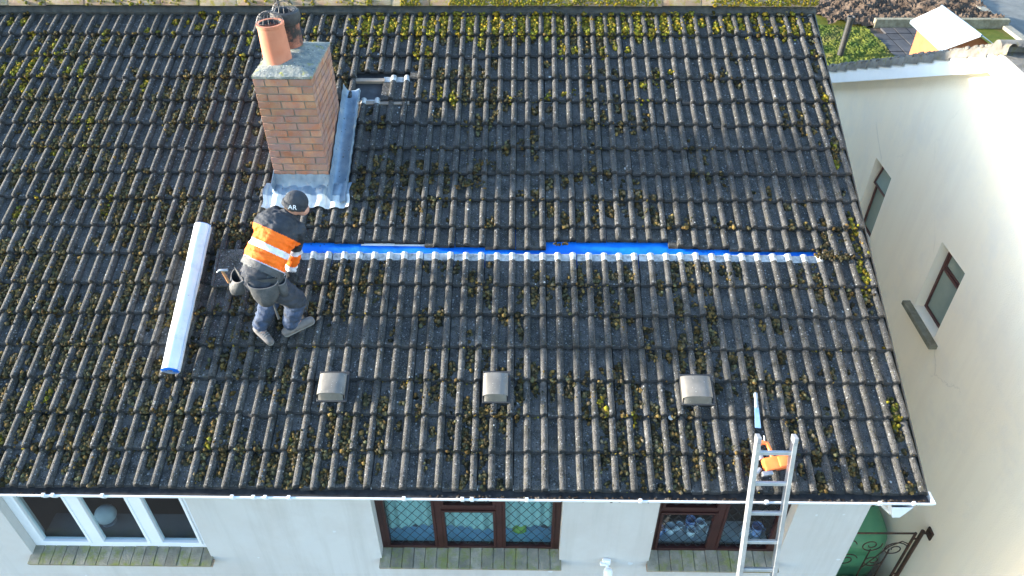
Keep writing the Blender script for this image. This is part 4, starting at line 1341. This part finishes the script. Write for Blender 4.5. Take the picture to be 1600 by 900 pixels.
def paint_jacket(c):
    # sleeves first: distance from the arm axes
    def seg(p, a, b_):
        t = max(0, min(1, (p - a).dot(b_ - a) / (b_ - a).length_squared)); return t, (p - (a + (b_ - a) * t)).length
    t = (c - hipc).dot(tax) / TLn
    for (a, e, h) in ((shR, elR, haR), (shL, elL, haL)):
        t1, d1 = seg(c, a, e); t2, d2 = seg(c, e, h)
        if min(d1, d2) < 0.085 and not (t1 < 0.45 and d1 <= d2):
            if d1 < d2: return 2 if t1 < 0.80 else 1
            if t2 < 0.10: return 1
            if t2 < 0.58: return 0
            if t2 < 0.80: return 1
            return 2
    if t < 0.03: return 3
    if t < 0.15: return 1
    if t < 0.34: return 0
    if t < 0.44: return 1
    if t < 0.66: return 0
    return 2
jk = remesh_blob('jacket', [
    (hipc + tax * .03, .160, waist, .172), (waist, .172, chest, .172), (chest, .15, neck - tax * .03, .085),
    (hipL + tax * .10, .12, waist, .13), (hipR + tax * .10, .12, waist, .13), (waist + Vector((-.075, .0, -.02)), .13, chest + Vector((-.06, .02, .0)), .12),
    (chest, .12, shL, .082), (chest, .12, shR, .082), (shL, .080, elL, .060), (elL, .062, haL, .046), (shR, .080, elR, .064), (elR, .066, haR + (elR - haR) * .15, .050)],
    [(chest - look * .05 + Vector((-.02, .02, .02)), (.16, .15, .12), None)],
    ['hivis', 'reflective', 'black_cloth', 'grey_cloth'], pr_, 0.0075, 5, paint_jacket, 0.011, 8.5, tax)
jk['label'] = 'orange and black high visibility jacket with silver bands'
def paint_leg(c):
    for (k_, a_) in ((kneeL, ankL), (kneeR, ankR)):
        t = (c - k_).dot(a_ - k_) / (a_ - k_).length_squared
        dd = (c - (k_ + (a_ - k_) * max(0, min(1, t)))).length
        if t > 0.05 and dd < 0.10: return 0
    return 1
tr_ = remesh_blob('trousers', [
    (hipc + tax * .02, .155, hipc - tax * .04, .155), (hipL, .125, kneeL, .094), (kneeL, .092, ankL + (kneeL - ankL) * .10, .070),
    (hipR, .125, kneeR, .096), (kneeR, .094, ankR + (kneeR - ankR) * .10, .072), (hipL, .125, hipR, .125)],
    [(kneeL * .45 + ankL * .55, (.082, .084, .05), None), (kneeR * .4 + ankR * .6, (.086, .086, .05), None)],
    ['denim', 'work_trouser'], pr_, 0.008, 4, paint_leg, 0.011, 9.0)
# shoes
def shoe(ank, toe):
    d = (toe - ank); d.z *= 0.6; d.normalize()
    heel = ank - d * 0.055 + Vector((0, 0, -0.05))
    tip = toe + Vector((0, 0, -0.01))
    up = RP(0, 0, 1) - RP(0, 0, 0)
    s_ = remesh_blob('shoe', [(heel, .040, ank + Vector((0, 0, -.03)), .048), (ank + Vector((0, 0, -.03)), .048, tip, .036), (heel - up * .012, .038, tip - up * .012, .038), (ank + Vector((0, 0, .01)), .046, ank - Vector((0, 0, .03)), .048)], [], 'shoe', pr_, 0.007, 3)
    so = remesh_blob('sole', [(heel - up * .040, .036, tip - up * .034, .037)], [], 'sole', s_, 0.008, 1)
    for v in so.data.vertices:
        pass
    la = MB()
    sd_ = d.cross(up).normalized()
    for i in range(4):
        q = ank + d * (0.045 + .02 * i) + up * (0.018 - .006 * i)
        la.tube([q - sd_ * .028, q + up * .010, q + sd_ * .028], 0.004, 5)
    la.build('laces', 'sole', s_)
shoe(ankL + Vector((0, 0, -0.012)), toeL)
shoe(ankR + Vector((0, 0, -0.012)), toeR)
# cap with lettering
capM = Matrix.Rotation(rad(-65), 3, 'Z') @ Matrix.Rotation(rad(-38), 3, 'X')
cp = remesh_blob('beanie', [], [(head + capM @ Vector((0, -.008, .020)), (.092, .108, .104), capM)], 'black_cloth', pr_, 0.008, 1)
me = cp.data
bm = bmesh.new(); bm.from_mesh(me)
upc = capM @ Vector((0, -0.20, 1)).normalized(); offc = head - world_origin(pr_)
bmesh.ops.bisect_plane(bm, geom=bm.verts[:] + bm.edges[:] + bm.faces[:], plane_co=offc - upc * 0.022, plane_no=-upc, clear_outer=True)
be = [e for e in bm.edges if e.is_boundary]
bmesh.ops.contextual_create(bm, geom=be)
bm.to_mesh(me); bm.free()
cf = MB()
nC = 32; 
uc = capM @ Vector((1, 0, 0)); vc = upc.cross(uc).normalized(); uc = vc.cross(upc).normalized()
for k in range(nC):
    a = 2 * math.pi * k / nC
    for dz, ro in ((-.030, 1.02), (-.026, 1.09), (.012, 1.09), (.018, 1.0)):
        cf.v.append(tuple(head + capM @ Vector((0, -.008, .0)) + upc * dz + (uc * math.cos(a) * .088 + vc * math.sin(a) * .104) * ro))
cf.f = [(4 * k + i, 4 * k + i + 1, 4 * ((k + 1) % nC) + i + 1, 4 * ((k + 1) % nC) + i) for k in range(nC) for i in range(3)]; cf.m = [0] * len(cf.f)
cf.build('cuff', 'black_cloth', cp, True, 60)
# hair below the cap at the nape
remesh_blob('hair', [], [(head + capM @ Vector((0, -.030, -.020)), (.080, .082, .062), capM)], 'hair', pr_, 0.009, 1)
def lettering(text, size, pos, normal, right, mat_, parent):
    cu = bpy.data.curves.new('lettering', 'FONT'); cu.body = text; cu.size = size; cu.extrude = 0.001; cu.align_x = 'CENTER'; cu.align_y = 'CENTER'
    to = bpy.data.objects.new('lettering_src', cu); COL.objects.link(to)
    dg = bpy.context.evaluated_depsgraph_get()
    m2 = bpy.data.meshes.new_from_object(to.evaluated_get(dg))
    bpy.data.objects.remove(to)
    m2.materials.clear(); m2.materials.append(MATS[mat_])
    normal = normal.normalized(); right = (right - normal * right.dot(normal)).normalized(); up = normal.cross(right)
    Mx = Matrix((right, up, normal)).transposed()
    off = world_origin(parent)
    for v in m2.vertices:
        v.co = Mx @ v.co + pos - off
    o = bpy.data.objects.new('lettering', m2); COL.objects.link(o); o.parent = parent
    return o
cap_c = head + capM @ Vector((0, -.008, .020))
tocam = (cam.matrix_world.translation - cap_c).normalized()
ln = Vector((0.10, -0.92, 0.22)).normalized()
lettering('AR', 0.058, cap_c + ln * 0.118 + Vector((-.015, 0, -0.012)), ln, Vector((1, -.02, -0.12)), 'white_text', cp)
# hand with glove: palm and five fingers
def glove(wrist, direc, palm_n, parent):
    direc = direc.normalized(); side = direc.cross(palm_n).normalized(); palm_n = side.cross(direc).normalized()
    pc = wrist + direc * 0.05
    caps = [(wrist, .030, wrist + direc * .03, .032)]
    for i, (o_, L) in enumerate(((-.030, .062), (-.010, .072), (.011, .068), (.031, .052))):
        k = pc + direc * .042 + side * o_
        m1 = k + direc * (L * .5) - palm_n * .012
        t1 = m1 + direc * (L * .35) - palm_n * .030
        caps += [(wrist + side * o_ * .6 + direc * .02, .017, k, .014), (k, .0115, m1, .0105), (m1, .0105, t1, .009)]
    th0 = wrist + direc * .025 - side * .028
    caps += [(th0, .016, th0 + direc * .03 - side * .028, .012), (th0 + direc * .03 - side * .028, .012, th0 + direc * .06 - side * .030 - palm_n * .012, .010)]
    return remesh_blob('glove', caps, [], 'black_cloth', parent, 0.005, 2)
glove(haR + (elR - haR).normalized() * .02, (haR - elR) + Vector((0.05, .02, 0)), Vector((0.6, -.6, .2)), pr_)
glove(haL + (elL - haL).normalized() * .02, haL - elL, Vector((0.3, .2, .8)), pr_)
# tool belt
bl = MB()
ring = []
u_ = (hipR - hipL).normalized(); v_ = tax.cross(u_).normalized(); u_ = v_.cross(tax).normalized()
cb = hipc + tax * 0.045
for k in range(29):
    a = 2 * math.pi * k / 28
    for dz, ro in ((-.030, .172), (-.030, .182), (.030, .182), (.030, .172)):
        bl.v.append(tuple(cb + tax * dz + (u_ * math.cos(a) * 1.10 + v_ * math.sin(a)) * ro))
bl.f = [(4 * k + i, 4 * k + (i + 1) % 4, 4 * (k + 1) + (i + 1) % 4, 4 * (k + 1) + i) for k in range(28) for i in range(4)]; bl.m = [0] * len(bl.f)
belt = bl.build('tool_belt', 'pouch', pr_, True, 40)
def pouch(top, out, width, height, depth, name='pouch'):
    """U-shaped open pocket hanging from its top middle point"""
    out = out.normalized(); dn = Vector((0, 0, -1)); dn = (dn - out * dn.dot(out)).normalized(); sd = dn.cross(out).normalized()
    mb = MB(); n = 15; m = 8
    for j in range(m):
        t = j / (m - 1)
        ww = width / 2 * (1 - 0.75 * max(0, t - .45) ** 1.6 / (.55 ** 1.6) * .7) * (1.05 if t < .2 else 1)
        dp = depth * (0.72 + .5 * math.sin(t * 2.4)) * (1 if j < m - 1 else .25)
        for i in range(n):
            a = math.pi * i / (n - 1)
            mb.v.append(tuple(top + dn * (t * height + 0.03 * (1 - t) * math.sin(a)) + sd * ww * math.cos(a) + out * dp * math.sin(a)))
    mb.f = [(j * n + i, j * n + i + 1, (j + 1) * n + i + 1, (j + 1) * n + i) for j in range(m - 1) for i in range(n - 1)]
    mb.f.append(tuple((m - 1) * n + i for i in range(n)))
    # back plate
    k = len(mb.v); mb.v += [tuple(top - dn * .03 + sd * width * .5), tuple(top - dn * .03 - sd * width * .5)]
    mb.f.append((k, k + 1) + tuple(j * n + n - 1 for j in range(m)) + tuple(j * n for j in range(m - 1, -1, -1)))
    mb.m = [0] * len(mb.f)
    po = mb.build(name, 'pouch', belt, True, 60)
    eb = MB(); eb.tube([Vector(mb.v[i]) for i in range(n)], 0.0045, 6); eb.tube([Vector(mb.v[j * n]) + out * .002 for j in range(m)], .003, 5); eb.tube([Vector(mb.v[j * n + n - 1]) + out * .002 for j in range(m)], .003, 5)
    eb.build('pouch_rim', 'pouch_edge', belt, True)
pouch(cb + Vector((.04, -.175, -.02)), Vector((.15, -1, -.10)), 0.24, 0.25, 0.075)
pouch(cb + Vector((-.185, -.09, -.01)), Vector((-.8, -.6, 0)), 0.19, 0.19, 0.09)
pouch(cb + Vector((.165, -.11, -.05)), Vector((.8, -.6, 0)), 0.10, 0.17, 0.045)
b = MB(); q = cb + Vector((.075, -.16, -.22)); b.tube([q, q + Vector((.012, -.01, -.12)), q + Vector((.02, -.01, -.22))], [.006, .010, .012], 8); b.tube([q + Vector((.0, 0, 0)), q + Vector((-.006, .01, .08))], .006, 6); b.build('tool_loop', 'pouch', belt, True)
# hammer in the left pouch
hm = thing('claw_hammer', cb + Vector((-.2, -.1, -.1)), 'claw hammer with brown handle sticking out of the left pouch', 'hammer')
hb_ = cb + Vector((-.275, -.12, -.07)); htp = cb + Vector((-.310, -.11, .05))
b = MB(); b.tube([hb_, (hb_ + htp) / 2, htp], [.014, .012, .013], 8); b.build('handle', 'wood_handle', hm, True, 60)
b = MB(); b.tube([htp + Vector((-.045, -.01, -.014)), htp + Vector((-.02, 0, .004)), htp + Vector((0.02, 0, .004)), htp + Vector((.05, .005, 0))], [.005, .011, .013, .014], 8); b.build('head', 'steel', hm, True, 50)

# ------------------------------------------------------------------ wall light
wl_ = thing('wall_light', (-2.51, HY0, EZ - 1.42), 'small white round security light on the wall left of the ladder', 'light')
b = MB(); b.bbox((-2.555, HY0 - 0.045, EZ - 1.41), (-2.475, HY0 - 0.001, EZ - 1.33), 0.012); b.build('mount', 'white_paint', wl_, True, 35)
b = MB(); b.tube([(-2.515, HY0 - .03, EZ - 1.375), (-2.505, HY0 - .075, EZ - 1.40)], .014, 8); b.bbox((-2.58, HY0 - 0.07, EZ - 1.372), (-2.52, HY0 - 0.03, EZ - 1.345), 0.006); b.build('arm', 'white_paint', wl_, True, 50)
b = MB(); b.lathe([(0.001, .045), (.02, .043), (.038, .03), (.045, .0), (.043, -.04), (.036, -.055), (.001, -.06)], (-2.50, HY0 - .095, EZ - 1.43), 20, 0, Matrix.Rotation(rad(-25), 3, 'X')); b.build('lamp_head', 'white_paint', wl_, True, 60)
b = MB(); b.lathe([(0.001, -.0615), (.030, -.0600)], (-2.50, HY0 - .095, EZ - 1.43), 16, 0, Matrix.Rotation(rad(-25), 3, 'X')); b.build('sensor', 'black_plastic', wl_)

# ------------------------------------------------------------------ side passage: gate, tank, clutter
gt_ = thing('iron_gate', (0.9, 1.66, 0), 'rusty brown iron gate with scrolls closing the side passage', 'gate')
zt = EZ - 3.17
b = MB(); b.tube([(-0.16, 1.68, zt), (1.66, 1.68, zt + .02)], 0.013, 8); b.build('rail', 'iron', gt_, True)
b = MB(); b.tube([(-0.12, 1.68, 0.25), (1.66, 1.68, 0.25)], 0.013, 8); b.build('rail', 'iron', gt_, True)
b = MB(); b.tube([(1.66, 1.68, 0.1), (1.66, 1.68, zt + .03)], 0.017, 8); b.build('stile', 'iron', gt_, True)
b = MB(); b.tube([(1.735, 1.68, 0.0), (1.735, 1.68, zt + .075)], 0.026, 10); b.build('post', 'iron', gt_, True)
b = MB(); b.tube([(1.735, 1.68, zt + .02), (1.835, 1.68, zt + .02)], 0.011, 8); b.bbox((1.822, 1.62, zt - .05), (1.846, 1.74, zt + .09), .006); b.build('wall_bracket', 'iron', gt_)
b = MB(); b.tube([(1.66, 1.68, 0.9), (1.735, 1.68, 0.9)], 0.014, 6); b.tube([(1.66, 1.68, zt - .1), (1.735, 1.68, zt - .1)], 0.014, 6); b.build('hinge', 'iron', gt_)
for xi in (0.15, 0.5, 0.85, 1.2, 1.44):
    b = MB(); b.tube([(xi, 1.68, 0.25), (xi, 1.68, zt - .35)], 0.009, 6); b.build('bar', 'iron', gt_)
def scroll(cx_, cz_, R0, turns, flip, a0=0):
    pts = []
    for i in range(28):
        t = i / 27; a = a0 + flip * t * turns * 2 * math.pi; R_ = R0 * (1 - .78 * t)
        pts.append((cx_ + R_ * math.cos(a), 1.68, cz_ + R_ * math.sin(a)))
    q = MB(); q.tube(pts, 0.008, 6); q.build('scroll', 'iron', gt_, True)
for cx_, cz_, R0, fl_ in ((1.50, zt - .34, .16, 1), (1.18, zt - .26, .14, -1), (0.84, zt - .28, .16, 1), (0.50, zt - .25, .14, -1), (1.30, zt - .62, .14, -1), (0.95, zt - .60, .14, 1)):
    scroll(cx_, cz_, R0, 1.5, fl_, 0.3)
b = MB(); b.tube([(1.65, 1.68, zt - .22), (1.55, 1.68, zt - .16), (1.42, 1.68, zt - .28), (1.33, 1.68, zt - .5), (1.2, 1.68, zt - .8)], 0.008, 6); b.build('scroll', 'iron', gt_, True)
# oil tank
tk = thing('oil_tank', (1.15, 2.6, 0), 'ribbed green plastic oil tank in the passage behind the gate', 'oil tank')
def rr_section(w_, d_, n=40, e=3.2):
    return [(math.copysign(abs(math.cos(2 * math.pi * k / n)) ** (2 / e), math.cos(2 * math.pi * k / n)) * w_, math.copysign(abs(math.sin(2 * math.pi * k / n)) ** (2 / e), math.sin(2 * math.pi * k / n)) * d_) for k in range(n)]
t_ = MB(); n = 40
for (z, s_) in ((0.22, .90), (0.26, .97), (0.45, 1.0), (0.50, .965), (0.56, .965), (0.61, 1.0), (0.78, 1.0), (0.83, .965), (0.89, .965), (0.94, 1.0), (1.05, .98), (1.14, .88), (1.21, .68), (1.25, .40), (1.26, .1)):
    for (x, y) in rr_section(.46 * s_, .60 * s_): t_.v.append((1.32 + x, 2.55 + y, z))
t_.f = [(j * n + i, j * n + (i + 1) % n, (j + 1) * n + (i + 1) % n, (j + 1) * n + i) for j in range(14) for i in range(n)] + [tuple(range(n)), tuple(14 * n + i for i in range(n))]; t_.m = [0] * len(t_.f)
t_.build('tank_body', 'tank_green', tk, True, 60)
b = MB(); b.lathe([(.11, 0), (.11, .05), (.09, .07), (.001, .075)], (1.25, 2.35, 1.245), 20); b.build('filler_cap', 'black_plastic', tk, True, 40)
b = MB(); b.tube([(1.45, 2.45, 1.22), (1.45, 2.45, 1.36), (1.5, 2.45, 1.40), (1.55, 2.45, 1.33)], .018, 8); b.build('vent_pipe', 'black_plastic', tk, True)
for yy_ in (2.15, 2.55, 2.95):
    b = MB(); b.bbox((0.9, yy_ - .09, 0.012), (1.74, yy_ + .09, 0.22), .01); b.build('support_block', 'mortar', tk)
# a dark planter and pale pots by the gate
pb = MB(); 
t = thing('plastic_crate', (1.3, 1.42, 0), 'black plastic crate standing in front of the gate', 'crate')
b = MB()
b.box((0.95, 1.15, 0.012), (1.62, 1.60, 0.05)); b.box((0.95, 1.15, 0.05), (0.98, 1.60, 0.62)); b.box((1.59, 1.15, 0.05), (1.62, 1.60, 0.62)); b.box((0.98, 1.15, 0.05), (1.59, 1.18, 0.62)); b.box((0.98, 1.57, 0.05), (1.59, 1.60, 0.62))
b.build('shell', 'black_plastic', t)
b = MB(); b.bbox((0.935, 1.135, 0.60), (1.635, 1.16, 0.65), .006); b.bbox((0.935, 1.59, 0.60), (1.635, 1.615, 0.65), .006); b.bbox((0.935, 1.16, .60), (.96, 1.59, .65), .006); b.bbox((1.61, 1.16, .60), (1.635, 1.59, .65), .006); b.build('rim', 'black_plastic', t)
for i, (x, y, z, r_, m_n) in enumerate(((1.10, 1.86, 0.014, .08, 'pot_pale'), (1.30, 1.84, 0.014, .10, 'pot_pale'), (1.55, 1.83, 0.014, .07, 'china'))):
    b = MB(); b.lathe([(r_ * .62, 0), (r_ * .95, .16), (r_ * 1.08, .16), (r_ * 1.08, .20), (r_ * .9, .20), (r_ * .82, .13), (0.001, .13)], (x, y, z), 18)
    o = b.build('flower_pot', m_n, None, True, 40)
    tag(o, ('small pale plant pot between gate and oil tank, leftmost of three', 'largest pale plant pot between gate and oil tank', 'small white plant pot by the cream wall behind the gate')[i], 'pot', 'plant pots by the oil tank')

# ------------------------------------------------------------------ behind the windows
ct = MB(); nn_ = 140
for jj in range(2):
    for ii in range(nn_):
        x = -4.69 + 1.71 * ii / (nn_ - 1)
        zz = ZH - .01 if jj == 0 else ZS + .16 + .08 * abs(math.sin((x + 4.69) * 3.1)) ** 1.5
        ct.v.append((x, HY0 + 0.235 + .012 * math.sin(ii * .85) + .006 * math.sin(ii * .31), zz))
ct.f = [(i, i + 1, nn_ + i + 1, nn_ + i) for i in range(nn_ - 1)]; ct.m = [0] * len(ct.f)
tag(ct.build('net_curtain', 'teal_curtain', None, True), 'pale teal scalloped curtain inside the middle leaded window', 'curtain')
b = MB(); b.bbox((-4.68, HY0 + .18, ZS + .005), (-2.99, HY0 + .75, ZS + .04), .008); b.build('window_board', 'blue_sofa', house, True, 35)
def cushion(x, y, z, w_, h_, m, label, rz=0.0):
    bm = bmesh.new(); bmesh.ops.create_cube(bm, size=1); bmesh.ops.subdivide_edges(bm, edges=bm.edges[:], cuts=5, use_grid_fill=True)
    for v in bm.verts:
        a, c = v.co.x * 2, v.co.z * 2
        puff = (1 - abs(a) ** 3) * (1 - abs(c) ** 3)
        p_ = Vector((v.co.x * w_, v.co.y * (0.03 + .11 * puff), v.co.z * h_))
        p_ = Matrix.Rotation(rz, 3, 'Y') @ p_
        v.co = p_ + Vector((x, y, z))
    me = bpy.data.meshes.new('cushion'); bm.to_mesh(me); bm.free()
    for p_ in me.polygons: p_.use_smooth = True
    me.materials.append(MATS[m]); o = bpy.data.objects.new('cushion', me); COL.objects.link(o)
    return tag(o, label, 'cushion')
cushion(-4.40, HY0 + .36, ZS + .16, .20, .20, 'dark_cushion', 'dark cushion on the board behind the left light of the middle window', 0.785)
cushion(-3.62, HY0 + .36, ZS + .17, .22, .22, 'dark_cushion', 'dark cushion on the board behind the middle light of the middle window', 0.785)
cushion(-3.10, HY0 + .36, ZS + .16, .20, .20, 'dark_cushion', 'dark cushion on the board behind the right light of the middle window', 0.785)
cushion(-3.36, HY0 + .30, ZS + .12, .14, .14, 'green_cushion', 'small lime green cushion inside the middle window')
# window board with mugs in the right window
shf = MB(); shf.bbox((-2.07, HY0 + .20, ZS + .01), (-0.90, HY0 + .44, ZS + .045), .006)
shelf = tag(shf.build('window_board', 'interior', house), None)
mugs = [(-1.98, .30, .050, 'blue_china', 'blue patterned jar at the left end'), (-1.86, .32, .048, 'china', 'white mug second from the left'), (-1.76, .36, .036, 'china', 'small white cup third from the left'),
        (-1.655, .29, .045, 'china', 'white mug in front of the taller pair'), (-1.645, .40, .050, 'blue_china', 'blue jar behind the white mug'), (-1.55, .38, .045, 'china', 'white bowl right of the blue jar'),
        (-1.47, .31, .024, 'china', 'tiny white cup left of the middle post'), (-1.40, .31, .024, 'china', 'tiny white cup nearest the middle post'), (-1.12, .30, .046, 'china', 'white mug just left of the ladder'), (-1.00, .32, .055, 'blue_china', 'blue patterned jar behind the ladder')]
for (x, y, r_, m, lb) in mugs:
    b = MB(); h_ = r_ * 2.3
    b.lathe([(.001, 0), (r_ * .8, 0), (r_, .01), (r_ * 1.02, h_), (r_ * .9, h_), (r_ * .85, .015), (.001, .012)], (x, HY0 + y - .02, ZS + .046), 18)
    b.tube([Vector((x + r_ * .98 + .0, HY0 + y - .02, ZS + .046 + h_ * .78)), Vector((x + r_ * 1.5, HY0 + y - .02, ZS + .046 + h_ * .65)), Vector((x + r_ * 1.5, HY0 + y - .02, ZS + .046 + h_ * .4)), Vector((x + r_ * .98, HY0 + y - .02, ZS + .046 + h_ * .25))], r_ * .13, 6)
    o = b.build('mug', m, None, True, 45)
    tag(o, lb + ' of the right window board', 'mug', 'crockery on the window board')
ln_ = thing('globe_lamp', (-7.53, 0.56, ZS + .04), 'round white globe lamp on the board inside the white window', 'lamp')
b = MB(); b.lathe([(max(.001, .10 * math.sin(math.pi * i / 24)) * (1 + .03 * (i % 2)), -.10 * math.cos(math.pi * i / 24)) for i in range(25)], (-7.53, 0.56, ZS + .17), 24); b.build('shade', 'shade_white', ln_, True, 80)
b = MB(); b.lathe([(.001, .04), (.07, .04), (.07, .055), (.02, .065), (.02, .08)], (-7.53, 0.56, ZS), 18); b.build('base', 'grey_plastic', ln_, True, 40)
b = MB(); b.bbox((-8.13, HY0 + .17, ZS + .005), (-6.40, HY0 + .46, ZS + .04), .008); b.build('window_board', 'interior_dark', house, True, 35)
# ------------------------------------------------------------------ yard beyond the roofs
sh = thing('garden_shed', (8.6, 17, 0), 'small orange walled shed with a white roof beyond the neighbouring gable', 'shed')
RZ, EV = EZ - 2.1, EZ - 2.50
b = MB(); b.box((7.98, 15.95, 0), (9.2, 17.85, EV - 0.02)); b.prism([(7.98, EV - .02), (9.2, EV - .02), (8.58, RZ - .06)], 1, 15.95, 17.85); b.build('wall', 'shed_wall', sh)
b = MB(); b.add([(7.82, 15.85, EV), (8.58, 15.75, RZ), (8.50, 17.98, RZ), (7.80, 18.0, EV), (7.82, 15.85, EV - .03), (8.58, 15.75, RZ - .03), (8.50, 17.98, RZ - .03), (7.80, 18.0, EV - .03)], [(0, 1, 2, 3), (4, 5, 6, 7), (0, 1, 5, 4), (1, 2, 6, 5), (2, 3, 7, 6), (3, 0, 4, 7)]); b.build('roof_sheet', 'shed_roof', sh)
b = MB(); b.add([(9.35, 15.85, EV - .03), (8.60, 15.75, RZ), (8.52, 17.98, RZ), (9.33, 18.0, EV - .03)], [(0, 1, 2, 3)]); b.build('rear_roof_sheet', 'shed_trim_and_shade', sh)  # far slope of the white roof, its shade painted in as blue-grey
b = MB(); b.tube([(8.59, 15.74, RZ + .01), (8.51, 17.99, RZ + .01)], .03, 8); b.build('ridge_strip', 'shed_trim_and_shade', sh)
b = MB(); b.bbox((7.78, 15.84, EV - .10), (7.82, 18.02, EV - .01), .004); b.build('eaves_trim', 'shed_trim_and_shade', sh)
pp = thing('standing_pipe', (7.5, 21.4, 0), 'black pipe standing in the grass beyond the neighbouring roof', 'pipe')
b = MB(); b.tube([(7.48, 21.36, 0), (7.52, 21.4, 1.35)], .105, 16); b.build('pipe_barrel', 'black_plastic', pp, True, 50)
b = MB(); b.lathe([(.105, 0), (.125, .0), (.125, .09), (.10, .09), (.095, .02), (.001, .02)], (7.52, 21.4, 1.3), 16); b.build('socket', 'black_plastic', pp, True, 40)
gw = MB()
gw.bbox((9.6, 24.05, 0), (14.5, 24.25, 0.35), .02)
tag(gw.build('low_wall', 'concrete_sill'), 'low dark garden wall edging the soil behind the shed', 'wall')
